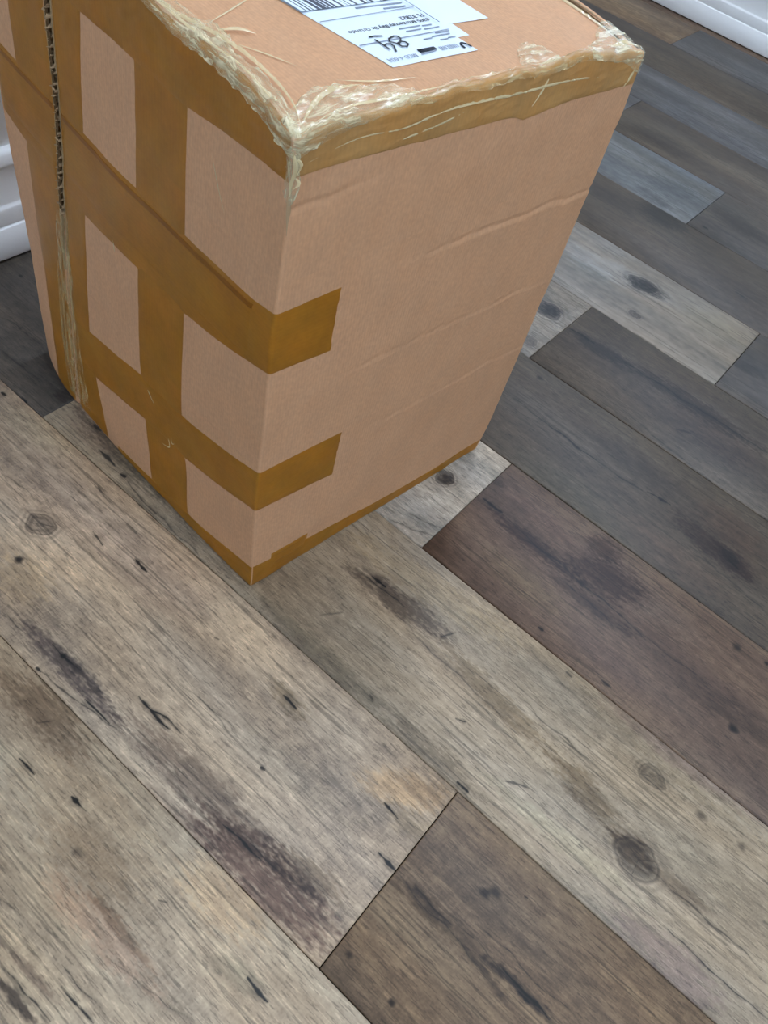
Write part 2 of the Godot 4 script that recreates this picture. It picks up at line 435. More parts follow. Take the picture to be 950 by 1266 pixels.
	crack(-0.0750, -1.2129, -0.0484, -1.2294, 0.0051, 0.40)
	knot(-0.3276, -1.5654, 0.0228, 0.90, 0)
	smear_or_shade(-0.368, -1.555, -0.272, -1.569, 0.023, Color(0.50, 0.49, 0.48), 1.00)
	knot(-0.2897, -1.4518, 0.0098, 0.80, 0)
	smear_or_shade(-0.534, -1.525, -0.263, -1.572, 0.042, Color(1.08, 1.12, 1.18), 0.80)
	smear_or_shade(-0.490, -1.489, -0.374, -1.509, 0.038, Color(1.06, 1.10, 1.12), 0.50)
	smear_or_shade(-0.237, -1.562, -0.067, -1.577, 0.049, Color(1.05, 1.05, 1.00), 0.60)
	smear_or_shade(-0.093, -1.504, -0.001, -1.508, 0.020, Color(0.66, 0.64, 0.62), 0.80)
	smear_or_shade(-0.017, -1.415, 0.037, -1.413, 0.027, Color(0.90, 0.86, 0.82), 0.70)
	smear_or_shade(-0.501, -1.864, -0.363, -1.865, 0.052, Color(0.62, 0.62, 0.62), 1.00)
	smear_or_shade(-0.627, -1.791, -0.436, -1.784, 0.039, Color(0.80, 0.80, 0.82), 0.70)
	smear_or_shade(-0.536, -1.717, -0.281, -1.739, 0.036, Color(1.15, 1.16, 1.18), 0.60)
	smear_or_shade(-0.371, -1.882, -0.075, -1.693, 0.074, Color(0.84, 0.81, 0.76), 0.80)
	smear_or_shade(-0.539, -1.934, -0.431, -1.910, 0.025, Color(0.70, 0.70, 0.70), 0.60)
	crack(-0.3490, -1.9214, -0.3318, -1.9237, 0.0085, 0.70)
	smear_or_shade(-0.557, -1.599, -0.396, -1.625, 0.031, Color(1.08, 1.12, 1.18), 0.60)
	crack(-0.1757, -1.7396, -0.1434, -1.7367, 0.0056, 0.50)
	smear_or_shade(-0.702, -2.143, -0.394, -2.133, 0.034, Color(1.08, 1.12, 1.18), 0.90)
	smear_or_shade(-0.555, -2.011, -0.395, -2.031, 0.053, Color(0.82, 0.83, 0.84), 0.80)
	smear_or_shade(-0.373, -2.034, -0.204, -2.016, 0.042, Color(0.72, 0.70, 0.68), 0.70)
	smear_or_shade(-0.509, -2.276, -0.316, -2.295, 0.026, Color(1.25, 1.27, 1.30), 0.60)
	smear_or_shade(-0.738, -2.207, -0.489, -2.233, 0.051, Color(0.82, 0.83, 0.84), 0.70)
	smear_or_shade(-0.855, -2.582, -0.431, -2.582, 0.043, Color(1.20, 1.22, 1.25), 0.60)
	smear_or_shade(-0.718, -2.430, -0.406, -2.454, 0.034, Color(0.85, 0.85, 0.86), 0.70)
	smear_or_shade(-1.040, -2.814, -0.650, -2.769, 0.035, Color(1.15, 1.17, 1.20), 0.50)
	smear_or_shade(-0.840, -2.500, -0.530, -2.496, 0.030, Color(0.80, 0.80, 0.82), 0.60)


func paint_plank(k: int) -> void:
	var job: Dictionary = jobs[k]
	var w: int = job.w
	var h: int = job.h
	var ppm: float = job.ppm
	var x0: float = job.x0
	var z0: float = job.z0
	var s: float = job.seed * 23.7
	var dark: Color = job.tone[0]
	var mid: Color = job.tone[1]
	var light: Color = job.tone[2]
	var na := FastNoiseLite.new()
	na.noise_type = FastNoiseLite.TYPE_SIMPLEX_SMOOTH
	na.fractal_type = FastNoiseLite.FRACTAL_FBM
	na.fractal_octaves = 4
	na.frequency = 1.0
	na.seed = job.seed
	var nb := FastNoiseLite.new()
	nb.noise_type = FastNoiseLite.TYPE_SIMPLEX
	nb.fractal_type = FastNoiseLite.FRACTAL_FBM
	nb.fractal_octaves = 2
	nb.frequency = 1.0
	nb.seed = job.seed + 7
	var n1 := FastNoiseLite.new()
	n1.noise_type = FastNoiseLite.TYPE_VALUE
	n1.fractal_type = FastNoiseLite.FRACTAL_NONE
	n1.frequency = 1.0
	n1.seed = job.seed + 3
	var px := PackedFloat32Array()
	px.resize(w * h * 3)
	var at := 0
	var fine: bool = ppm > 600.0
	for j in h:
		var z := z0 + (j + 0.5) / ppm
		for i in w:
			var x := x0 + (i + 0.5) / ppm
			var sway := nb.get_noise_2d(x * 1.3 + s, z * 3.0) * 0.005
			var zz := z + sway
			var blot := na.get_noise_2d(x * 1.5 + s, zz * 9.0)
			var mott := nb.get_noise_2d(x * 24.0 + s, z * 46.0)
			var fibre := nb.get_noise_2d(x * 7.0, zz * 210.0 + s)
			var streak := nb.get_noise_2d(x * 2.4 + s, zz * 62.0)
			var t := 0.55 + 0.68 * blot + 0.20 * mott + 0.085 * fibre + 0.15 * streak
			if fine:
				var vf := n1.get_noise_2d(x * 90.0, zz * 900.0)
				var grit := n1.get_noise_2d(x * 700.0, z * 700.0 + s)
				var saw_at := clampf(na.get_noise_2d(x * 3.0 + s + 50.0, z * 7.0) * 3.0 + 0.25, 0.0, 1.0)
				var saw := nb.get_noise_2d((x + z * 0.12) * 170.0 + s, z * 9.0)
				t += 0.11 * vf + 0.14 * grit + 0.10 * saw * saw_at
			var c: Color
			if t < 0.5:
				c = dark.lerp(mid, clampf(t * 2.0, 0.0, 1.0))
			else:
				c = mid.lerp(light, clampf(t * 2.0 - 1.0, 0.0, 1.3))
			var hue := nb.get_noise_2d(x * 2.6 + s + 31.0, z * 8.0)
			var groove := nb.get_noise_2d(x * 3.1 + s + 9.0, zz * 130.0)
			var g := 1.0 - clampf((groove - 0.44) * 1.8, 0.0, 0.22) * clampf(0.5 + blot * 2.0 + streak, 0.1, 1.0)
			if fine:
				g *= 1.0 + clampf((nb.get_noise_2d(x * 20.0 + s, zz * 330.0 + 60.0) - 0.47) * 0.9, 0.0, 0.12)
				g *= 1.0 - clampf((nb.get_noise_2d(x * 24.0 + s, zz * 300.0 + 160.0) - 0.47) * 1.4, 0.0, 0.20)
			px[at] = c.r * g * (1.0 + 0.02 * hue)
			px[at + 1] = c.g * g
			px[at + 2] = c.b * g * (1.0 - 0.028 * hue)
			at += 3
	# the marks of this plank
	for m in smears_and_shade:
		var a: Vector2 = m[0]; var b: Vector2 = m[1]
		var mid_pt := (a + b) * 0.5
		if mid_pt.y < z0 or mid_pt.y > z0 + h / ppm or mid_pt.x < x0 or mid_pt.x > x0 + w / ppm:
			continue
		var along := (b - a) * 0.5
		var half := along.length()
		along /= half
		var hw: float = m[2]
		var reach := Vector2(absf(along.x) * half + absf(along.y) * hw, absf(along.y) * half + absf(along.x) * hw) * 1.7
		for j in range(maxi(0, int((mid_pt.y - reach.y - z0) * ppm)), mini(h, int((mid_pt.y + reach.y - z0) * ppm) + 1)):
			for i in range(maxi(0, int((mid_pt.x - reach.x - x0) * ppm)), mini(w, int((mid_pt.x + reach.x - x0) * ppm) + 1)):
				var q := Vector2(x0 + (i + 0.5) / ppm, z0 + (j + 0.5) / ppm)
				var d := q - mid_pt
				var u := d.dot(along) / half
				var v := (d.x * along.y - d.y * along.x) / hw
				var r := u * u + v * v
				if r > 2.9: continue
				var rag := nb.get_noise_2d(q.x * 14.0 + s, q.y * 80.0) * 0.45 + nb.get_noise_2d(q.x * 70.0 + s, q.y * 160.0) * 0.45
				var f := clampf((1.4 - r + rag) / 1.4, 0.0, 1.0)
				f = f * f * (3.0 - 2.0 * f) * float(m[4])
				var o := (j * w + i) * 3
				px[o] *= lerpf(1.0, m[3].r, f)
				px[o + 1] *= lerpf(1.0, m[3].g, f)
				px[o + 2] *= lerpf(1.0, m[3].b, f)
	for m in knots:
		var c: Vector2 = m[0]
		if c.y < z0 or c.y > z0 + h / ppm or c.x < x0 or c.x > x0 + w / ppm:
			continue
		var rad: float = m[1]
		for j in range(maxi(0, int((c.y - rad * 2.2 - z0) * ppm)), mini(h, int((c.y + rad * 2.2 - z0) * ppm) + 1)):
			for i in range(maxi(0, int((c.x - rad * 2.8 - x0) * ppm)), mini(w, int((c.x + rad * 2.8 - x0) * ppm) + 1)):
				var q := Vector2(x0 + (i + 0.5) / ppm, z0 + (j + 0.5) / ppm) - c
				var ang := atan2(q.y, q.x * 0.8)
				var wob := nb.get_noise_2d(cos(ang) * 0.5 + c.x * 60.0, sin(ang) * 0.5 + c.y * 60.0) * 0.22
				var r := Vector2(q.x * 0.8, q.y).length() / rad * (1.0 + wob)
				if r > 2.2: continue
				var f := 0.0
				if rad < 0.006:
					f = clampf(1.4 - r, 0.0, 1.0) * 0.75
				else:
					f = clampf((1.15 - r) * 4.0, 0.0, 1.0) * (0.38 + 0.10 * sin(r * 11.0 + wob * 9.0))
					f = maxf(f, clampf(1.0 - absf(r - 1.05) * 6.0, 0.0, 1.0) * 0.5)
					f = maxf(f, clampf(2.1 - r, 0.0, 1.0) * 0.12 * (1.0 + sin(r * 14.0)))
					if m[3] > 0:
						var ray := absf(sin(ang * (1.5 if m[3] == 2 else 1.0) + 0.9 + wob * 1.5)) * r * rad
						if r < 1.0: f = maxf(f, clampf(1.0 - ray / 0.0011, 0.0, 1.0) * 0.8)
					f = maxf(f, clampf(0.3 - r, 0.0, 0.3) * 2.0)
				f *= float(m[2])
				var o := (j * w + i) * 3
				px[o] *= 1.0 - f
				px[o + 1] *= 1.0 - f * 1.02
				px[o + 2] *= 1.0 - f * 1.02
	for m in cracks:
		var a: Vector2 = m[0]; var b: Vector2 = m[1]
		var mid_pt := (a + b) * 0.5
		if mid_pt.y < z0 or mid_pt.y > z0 + h / ppm or mid_pt.x < x0 or mid_pt.x > x0 + w / ppm:
			continue
		var hw: float = m[2]
		var lo := Vector2(minf(a.x, b.x), minf(a.y, b.y)) - Vector2(0.008, 0.008)
		var hi := Vector2(maxf(a.x, b.x), maxf(a.y, b.y)) + Vector2(0.008, 0.008)
		var dir := b - a
		var ln := dir.length()
		dir /= ln
		for j in range(maxi(0, int((lo.y - z0) * ppm)), mini(h, int((hi.y - z0) * ppm) + 1)):
			for i in range(maxi(0, int((lo.x - x0) * ppm)), mini(w, int((hi.x - x0) * ppm) + 1)):
				var q := Vector2(x0 + (i + 0.5) / ppm, z0 + (j + 0.5) / ppm) - a
				var u := q.dot(dir) / ln
				if u < 0.0 or u > 1.0: continue
				var wav := nb.get_noise_2d(u * ln * 13.0 + a.x * 90.0, a.y * 50.0) * minf(0.004, ln * 0.05)
				var v := absf(q.x * dir.y - q.y * dir.x + wav)
				var taper := pow(sin(u * PI), 0.6) * (0.75 + 0.6 * nb.get_noise_2d(u * ln * 50.0, a.x * 70.0))
				var wd := hw * 0.62 * taper + 0.0002
				var f := clampf((wd * 1.25 - v) / (wd * 0.5 + 0.0005), 0.0, 1.0) * 0.86
				f = maxf(f, clampf(1.0 - v / (wd * 3.5 + 0.001), 0.0, 1.0) * 0.22)
				f *= float(m[3])
				var o := (j * w + i) * 3
				px[o] *= 1.0 - f
				px[o + 1] *= 1.0 - f
				px[o + 2] *= 1.0 - f
	var bytes := PackedByteArray()
	bytes.resize(w * h * 3)
	for n in w * h * 3:
		bytes[n] = int(clampf(px[n], 0.0, 1.0) * 255.0)
	job.image = Image.create_from_data(w, h, false, Image.FORMAT_RGB8, bytes)


func plank_mesh(lx: float, lz: float, flip: bool) -> ArrayMesh:
	# top at y = 0, eased edges, 6 mm thick; its texture lies on the whole top
	var st := begin()
	var e := 0.0015
	var a := [Vector2(0, 0), Vector2(lx, 0), Vector2(lx, lz), Vector2(0, lz)]
	var b := [Vector2(e, e), Vector2(lx - e, e), Vector2(lx - e, lz - e), Vector2(e, lz - e)]
	var uv := func(q: Vector2) -> Vector2:
		var t := Vector2(q.x / lx, q.y / lz)
		return Vector2(1, 1) - t if flip else t
	quad(st, Vector3(b[0].x, 0, b[0].y), Vector3(b[1].x, 0, b[1].y), Vector3(b[2].x, 0, b[2].y), Vector3(b[3].x, 0, b[3].y), Vector3.UP, uv.call(b[0]), uv.call(b[1]), uv.call(b[2]), uv.call(b[3]))
	for k in 4:
		var n := (k + 1) % 4
		var side := Vector3((a[k].x + a[n].x) / 2 - lx / 2, 0, (a[k].y + a[n].y) / 2 - lz / 2).normalized()
		var ua: Vector2 = uv.call(a[k]); var ub: Vector2 = uv.call(a[n])
		quad(st, Vector3(b[k].x, 0, b[k].y), Vector3(b[n].x, 0, b[n].y), Vector3(a[n].x, -0.0013, a[n].y), Vector3(a[k].x, -0.0013, a[k].y), side + Vector3.UP, uv.call(b[k]), uv.call(b[n]), ub, ua)
		quad(st, Vector3(a[k].x, -0.0013, a[k].y), Vector3(a[n].x, -0.0013, a[n].y), Vector3(a[n].x, -0.006, a[n].y), Vector3(a[k].x, -0.006, a[k].y), side, ua, ub, ub, ua)
	quad(st, Vector3(a[0].x, -0.006, a[0].y), Vector3(a[1].x, -0.006, a[1].y), Vector3(a[2].x, -0.006, a[2].y), Vector3(a[3].x, -0.006, a[3].y), Vector3.DOWN)
	return done(st)


func tones(d: Array, m: Array, l: Array) -> Array:
	return [Color8(d[0], d[1], d[2]), Color8(m[0], m[1], m[2]), Color8(l[0], l[1], l[2])]


func build_floor() -> void:
	var st := begin()
	box(st, Vector3(NOOK_X - 0.12, -0.12, ROOM_Z0 - 0.12), Vector3(ROOM_X1 + 0.12, -0.0063, ROOM_Z1 + 0.12))
	var floor_ := put("floor", done(st), M.gap)
	tag(floor_, "floor of grey and tan weathered wood-look planks", "", "", "structure")
	wood_and_shade_marks()
	# one joint of every row in view; the others follow at plank lengths
	var joint := {2: 0.42, 1: 0.0174, 0: -0.7815, -1: -0.2369, -2: 0.70, -3: -0.3642, -4: -0.0738, -5: 0.52, -6: -0.3781, -7: 0.45, -8: 0.10, -9: 0.78, -10: 0.3}
	var tan_light := tones([134, 116, 94], [169, 148, 122], [191, 170, 140])
	var grey_light := tones([120, 104, 85], [149, 131, 107], [169, 150, 125])
	var lilac := tones([127, 110, 93], [168, 146, 121], [196, 172, 143])
	var grey_brown := tones([82, 66, 51], [112, 91, 70], [137, 114, 87])
	var brown := tones([72, 56, 45], [93, 73, 59], [110, 89, 71])
	var dim := tones([58, 48, 40], [74, 63, 51], [88, 76, 62])
	var slate := tones([64, 60, 58], [80, 76, 72], [97, 93, 91])
	var blue_grey := tones([72, 70, 68], [91, 89, 84], [110, 109, 107])
	var cool := tones([94, 87, 77], [120, 109, 96], [138, 127, 112])
	var silver := tones([127, 118, 104], [163, 148, 130], [187, 172, 152])
	var deep := tones([53, 48, 41], [69, 61, 53], [85, 75, 64])
	# tone of the plank that starts at each joint counted from the row's own: 0 = right of the joint, -1 = left of it
	var look := {
		Vector2i(2, -1): tan_light, Vector2i(1, -1): lilac, Vector2i(1, 0): grey_brown, Vector2i(0, 0): grey_light, Vector2i(0, -1): deep,
		Vector2i(-1, -1): silver, Vector2i(-1, 0): brown, Vector2i(-2, -1): dim, Vector2i(-3, -1): cool, Vector2i(-3, 0): dim,
		Vector2i(-4, -1): cool, Vector2i(-4, 0): deep, Vector2i(-5, -1): dim, Vector2i(-6, -1): blue_grey, Vector2i(-6, 0): deep,
		Vector2i(-7, -1): dim, Vector2i(-8, -1): slate, Vector2i(-9, -1): dim, Vector2i(-10, -1): slate,
	}
	var near := {}
	for key in look:
		var x0: float = joint[key.x] + key.y * PLANK_L
		var res := 1300.0 if key.x >= 0 else 1000.0 if key.x >= -1 else 700.0 if key.x >= -3 else 450.0
		var job := {"w": int(PLANK_L * res), "h": int(ROW_W * res), "ppm": res, "x0": x0, "z0": ROW_OFF + key.x * ROW_W, "seed": 40 + key.x * 5 + key.y, "tone": look[key]}
		near[key] = jobs.size()
		jobs.append(job)
	var spare := [grey_light, brown, dim, lilac, slate, grey_brown]
	var first_spare := jobs.size()
	for k in spare.size():
		jobs.append({"w": int(PLANK_L * 350.0), "h": int(ROW_W * 350.0), "ppm": 350.0, "x0": 50.0 + k * 3.0, "z0": 20.0, "seed": 200 + k, "tone": spare[k]})
	var work := WorkerThreadPool.add_group_task(paint_plank, jobs.size(), -1, true)
	WorkerThreadPool.wait_for_group_task_completion(work)
	var mats := []
	for job in jobs:
		var m := plain(Color.WHITE, 0.52, 0.45)
		m.albedo_texture = ImageTexture.create_from_image(job.image)
		m.texture_repeat = false
		m.heightmap_enabled = true
		m.heightmap_texture = m.albedo_texture
		m.heightmap_scale = 0.03
		mats.append(m)
	var rng := RandomNumberGenerator.new()
	rng.seed = 5
	var whole := [plank_mesh(PLANK_L - JOINT, ROW_W - JOINT, false), plank_mesh(PLANK_L - JOINT, ROW_W - JOINT, true)]
	for row in range(-11, 14):
		var z0 := ROW_OFF + row * ROW_W
		var from: float = joint.get(row, rng.randf_range(0.0, PLANK_L))
		var left := NOOK_X if z0 < NOOK_Z else ROOM_X0
		for k in range(-4, 4):
			var x0 := from + k * PLANK_L
			var key := Vector2i(row, k)
			var flip := rng.randf() < 0.5
			var pick := rng.randi_range(0, spare.size() - 1)
			if x0 > ROOM_X1 + 0.05 or x0 + PLANK_L < left - 0.05 or z0 > ROOM_Z1 or z0 + ROW_W < ROOM_Z0 + 0.001:
				continue
			var a := maxf(x0, left - 0.02); var b := minf(x0 + PLANK_L, ROOM_X1 + 0.02)
			var c := maxf(z0, ROOM_Z0 - 0.02); var d := minf(z0 + ROW_W, ROOM_Z1 + 0.02)
			var cut := b - a < PLANK_L - 0.001 or d - c < ROW_W - 0.001
			var n: int = near[key] if near.has(key) else first_spare + pick
			var mesh: ArrayMesh = whole[1 if flip and not near.has(key) else 0]
			if cut:
				mesh = cut_plank(Rect2(a, c, b - a, d - c), Rect2(x0, z0, PLANK_L, ROW_W))
			var o := put("plank", mesh, mats[n], floor_)
			o.position = Vector3(a + JOINT / 2, 0, c + JOINT / 2)


func cut_plank(part: Rect2, full: Rect2) -> ArrayMesh:
	var st := begin()
	var lx := part.size.x - JOINT; var lz := part.size.y - JOINT
	var e := 0.0015
	var uv := func(x: float, z: float) -> Vector2:
		return Vector2((part.position.x + x - full.position.x) / full.size.x, (part.position.y + z - full.position.y) / full.size.y)
	var a := [Vector2(0, 0), Vector2(lx, 0), Vector2(lx, lz), Vector2(0, lz)]
	var b := [Vector2(e, e), Vector2(lx - e, e), Vector2(lx - e, lz - e), Vector2(e, lz - e)]
	quad(st, Vector3(b[0].x, 0, b[0].y), Vector3(b[1].x, 0, b[1].y), Vector3(b[2].x, 0, b[2].y), Vector3(b[3].x, 0, b[3].y), Vector3.UP, uv.call(b[0].x, b[0].y), uv.call(b[1].x, b[1].y), uv.call(b[2].x, b[2].y), uv.call(b[3].x, b[3].y))
	for k in 4:
		var n := (k + 1) % 4
		var side := Vector3((a[k].x + a[n].x) / 2 - lx / 2, 0, (a[k].y + a[n].y) / 2 - lz / 2).normalized()
		var ua: Vector2 = uv.call(a[k].x, a[k].y); var ub: Vector2 = uv.call(a[n].x, a[n].y)
		quad(st, Vector3(b[k].x, 0, b[k].y), Vector3(b[n].x, 0, b[n].y), Vector3(a[n].x, -0.0013, a[n].y), Vector3(a[k].x, -0.0013, a[k].y), side + Vector3.UP, ua, ub, ub, ua)
		quad(st, Vector3(a[k].x, -0.0013, a[k].y), Vector3(a[n].x, -0.0013, a[n].y), Vector3(a[n].x, -0.006, a[n].y), Vector3(a[k].x, -0.006, a[k].y), side, ua, ub, ub, ua)
	return done(st)


# ------------------------------------------------------------------ room
func wall_box(called: String, boxes: Array, label: String) -> MeshInstance3D:
	var st := begin()
	for b in boxes:
		box(st, b[0], b[1])
	var o := put(called, done(st), M.wall)
	tag(o, label, "", "", "structure")
	return o


# a baseboard lofted from its profile: out from the wall, up from the floor
func baseboard(called: String, from: Vector3, to: Vector3, out: Vector3, label: String) -> void:
	var prof := [Vector2(0, 0.0035), Vector2(0.0175, 0.0035), Vector2(0.0185, 0.0055), Vector2(0.0185, 0.0590), Vector2(0.0172, 0.0606), Vector2(0.0140, 0.0612), Vector2(0.0136, 0.0625), Vector2(0.0150, 0.0660), Vector2(0.0150, 0.0890), Vector2(0.0142, 0.0930), Vector2(0.0110, 0.0955),
		Vector2(0.0105, 0.0980), Vector2(0.0105, 0.1560), Vector2(0.0112, 0.1580), Vector2(0.0132, 0.1600), Vector2(0.0136, 0.1640), Vector2(0.0126, 0.1760), Vector2(0.0105, 0.1820), Vector2(0.0070, 0.1852), Vector2(0, 0.1860)]
	var st := begin()
	for k in prof.size() - 1:
		var p: Vector2 = prof[k]; var q: Vector2 = prof[k + 1]
		var n := out * (q.y - p.y) + Vector3.UP * (p.x - q.x)
		quad(st, from + out * p.x + Vector3.UP * p.y, to + out * p.x + Vector3.UP * p.y, to + out * q.x + Vector3.UP * q.y, from + out * q.x + Vector3.UP * q.y, n)
	for end in [from, to]:
		for k in range(1, prof.size() - 1):
			tri(st, end, end + out * prof[k].x + Vector3.UP * prof[k].y, end + out * prof[k + 1].x + Vector3.UP * prof[k + 1].y, (end - (from + to) * 0.5))
	var o := put(called, done(st), M.trim)
	tag(o, label, "", "", "structure")


func window(called: String, lo: Vector3, hi: Vector3, along_x: bool, mullions: int, label: String) -> void:
	# frame of four bars and mullions, one pane
	var root := Node3D.new()
	root.name = called
	add_child(root)
	var t := 0.05
	var bar := func(n: String, a: Vector3, b: Vector3) -> void:
		var st := begin()
		box(st, a, b)
		put(n, done(st), M.frame, root)
	bar.call("window_sill_bar", Vector3(lo.x, lo.y, lo.z), Vector3(hi.x, lo.y + t, hi.z))
	bar.call("window_head_bar", Vector3(lo.x, hi.y - t, lo.z), Vector3(hi.x, hi.y, hi.z))
	for k in mullions + 2:
		var f := float(k) / (mullions + 1)
		if along_x:
			var x := lerpf(lo.x, hi.x - t, f)
			bar.call("window_stile", Vector3(x, lo.y + t, lo.z), Vector3(x + t, hi.y - t, hi.z))
		else:
			var z := lerpf(lo.z, hi.z - t, f)
			bar.call("window_stile", Vector3(lo.x, lo.y + t, z), Vector3(hi.x, hi.y - t, z + t))
	for k in mullions + 1:
		var st := begin()
		var c := (lo + hi) * 0.5
		var f0 := float(k) / (mullions + 1); var f1 := float(k + 1) / (mullions + 1)
		if along_x:
			box(st, Vector3(lerpf(lo.x, hi.x - t, f0) + t, lo.y + t, c.z - 0.002), Vector3(lerpf(lo.x, hi.x - t, f1), hi.y - t, c.z + 0.002))
		else:
			box(st, Vector3(c.x - 0.002, lo.y + t, lerpf(lo.z, hi.z - t, f0) + t), Vector3(c.x + 0.002, hi.y - t, lerpf(lo.z, hi.z - t, f1)))
		put("window_pane", done(st), M.glass, root)
	tag(root, label, "", "", "structure")


func build_room() -> void:
	var t := 0.12
	var x0 := ROOM_X0; var x1 := ROOM_X1; var z0 := ROOM_Z0; var z1 := ROOM_Z1; var h := ROOM_H
	var nx := NOOK_X; var nz := NOOK_Z
	wall_box("wall_left", [[Vector3(x0 - t, -0.12, nz), Vector3(x0, h, z1 + t)], [Vector3(nx - t, -0.12, nz), Vector3(x0 - t, h, nz + t)]], "white painted wall beside the box, ending behind it")
	wall_box("wall_nook", [[Vector3(nx - t, -0.12, z0 - t), Vector3(nx, h, nz)]], "white painted side wall of the nook behind the box")
	# back wall with a window high above the baseboard
	var a := BACK_WIN[0]; var b := BACK_WIN[1]
	wall_box("wall_back", [[Vector3(nx, -0.12, z0 - t), Vector3(x1, a.y, z0)], [Vector3(nx, b.y, z0 - t), Vector3(x1, h, z0)], [Vector3(nx, a.y, z0 - t), Vector3(a.x, b.y, z0)], [Vector3(b.x, a.y, z0 - t), Vector3(x1, b.y, z0)]], "white painted wall far behind the box")
	window("window_1", Vector3(a.x, a.y, z0 - 0.09), Vector3(b.x, b.y, z0 - 0.03), true, 1, "white framed window in the back wall")
	# right wall with a wide glazed opening
	var c := SIDE_WIN[0]; var d := SIDE_WIN[1]
	wall_box("wall_right", [[Vector3(x1, -0.12, z0 - t), Vector3(x1 + t, c.y, z1 + t)], [Vector3(x1, d.y, z0 - t), Vector3(x1 + t, h, z1 + t)], [Vector3(x1, c.y, z0 - t), Vector3(x1 + t, d.y, c.z)], [Vector3(x1, c.y, d.z), Vector3(x1 + t, d.y, z1 + t)]], "white painted wall with the wide window")
	window("window_2", Vector3(x1 + 0.03, c.y, c.z), Vector3(x1 + 0.09, d.y, d.z), false, 2, "wide white framed window in the right wall")
	var e := ADDED_FRONT_WIN[0]; var f := ADDED_FRONT_WIN[1]
	wall_box("wall_front", [[Vector3(x0, -0.12, z1), Vector3(x1, e.y, z1 + t)], [Vector3(x0, f.y, z1), Vector3(x1, h, z1 + t)], [Vector3(x0, e.y, z1), Vector3(e.x, f.y, z1 + t)], [Vector3(f.x, e.y, z1), Vector3(x1, f.y, z1 + t)]], "white painted wall facing the taped side of the box")
	window("window_3", Vector3(e.x, e.y, z1 + 0.03), Vector3(f.x, f.y, z1 + 0.09), true, 1, "added white framed window in the front wall, out of view")
	wall_box("ceiling", [[Vector3(nx - t, h, z0 - t), Vector3(x1 + t, h + t, z1 + t)]], "plain white ceiling")
	baseboard("baseboard_left", Vector3(x0, 0, nz), Vector3(x0, 0, z1), Vector3.RIGHT, "tall white moulded baseboard along the left wall")
	baseboard("baseboard_nook", Vector3(nx, 0, z0), Vector3(nx, 0, nz), Vector3.RIGHT, "tall white moulded baseboard of the nook behind the box")
	baseboard("baseboard_back", Vector3(nx, 0, z0), Vector3(x1, 0, z0), Vector3.BACK, "tall white moulded baseboard along the back wall")
	baseboard("baseboard_right", Vector3(x1, 0, z0), Vector3(x1, 0, z1), Vector3.LEFT, "tall white moulded baseboard under the wide window")
	baseboard("baseboard_front", Vector3(x0, 0, z1), Vector3(x1, 0, z1), Vector3.FORWARD, "tall white moulded baseboard along the front wall")


const ADDED_LAMPS := [Vector3(1.0, 2.55, -0.3), Vector3(-0.85, 2.55, -2.1), Vector3(-0.4, 2.55, 1.5)]  # unseen lamps, added to brighten the box top, floor and baseboards
const ADDED_LAMP_WORDS := ["added round white flush ceiling lamp over the open floor, out of view", "added round white flush ceiling lamp near the back window, out of view", "added round white flush ceiling lamp near the added front window, out of view"]
const BACK_WIN := [Vector3(-1.45, 0.95, 0), Vector3(-0.15, 2.15, 0)]
const ADDED_FRONT_WIN := [Vector3(-0.6, 0.9, 0), Vector3(1.8, 2.15, 0)]  # unseen window, added to light the taped side and back baseboard
const SIDE_WIN := [Vector3(0, 0.9, -1.6), Vector3(0, 2.15, 0.6)]


func build_added_lamps() -> void:
	var glow := plain(Color(1, 0.97, 0.92), 0.5)
	glow.emission_enabled = true
	glow.emission = ADDED_LAMP_COLOR
	glow.emission_energy_multiplier = 2.0
	for k in ADDED_LAMPS.size():
		var root := Node3D.new()
		root.name = numbered("added_ceiling_lamp", self)
		root.position = ADDED_LAMPS[k]
		add_child(root)
		var rim := CylinderMesh.new()
		rim.top_radius = 0.20; rim.bottom_radius = 0.19; rim.height = 0.03
		put("rim", rim, M.frame, root).position = Vector3(0, -0.015, 0)
		var disc := CylinderMesh.new()
		disc.top_radius = 0.175; disc.bottom_radius = 0.165; disc.height = 0.015
		put("diffuser", disc, glow, root).position = Vector3(0, -0.0375, 0)
		var l := AreaLight3D.new()
		l.name = "added_lamp_light"
		l.area_size = Vector2(0.3, 0.3)
		l.light_color = ADDED_LAMP_COLOR
		l.light_energy = ADDED_LAMP_ENERGY[k]
		l.set("area_range", 12.0)
		l.shadow_enabled = true
		l.position = Vector3(0, -0.05, 0)
		l.rotation_degrees = Vector3(-90, 0, 0)
		root.add_child(l)
		tag(root, ADDED_LAMP_WORDS[k], "lamp", "added ceiling lamps")


# ------------------------------------------------------------------ the box
func bulge(z: float, y: float) -> float:
	# how far the taped side stands out towards -x: most at its foot, by the seam
	var e := -z / 0.92
	var g := sin(clampf(e / 0.46, 0.0, 1.0) * PI / 2.0) if e < 0.46 else maxf(0.0, 1.0 - pow((e - 0.46) / 0.13, 2.0))
	return 0.0221 * g * (1.0 - y / BH * 1.35)


func dent(v: float, at: float, w: float) -> float:
	return exp(-pow((v - at) / w, 2.0))


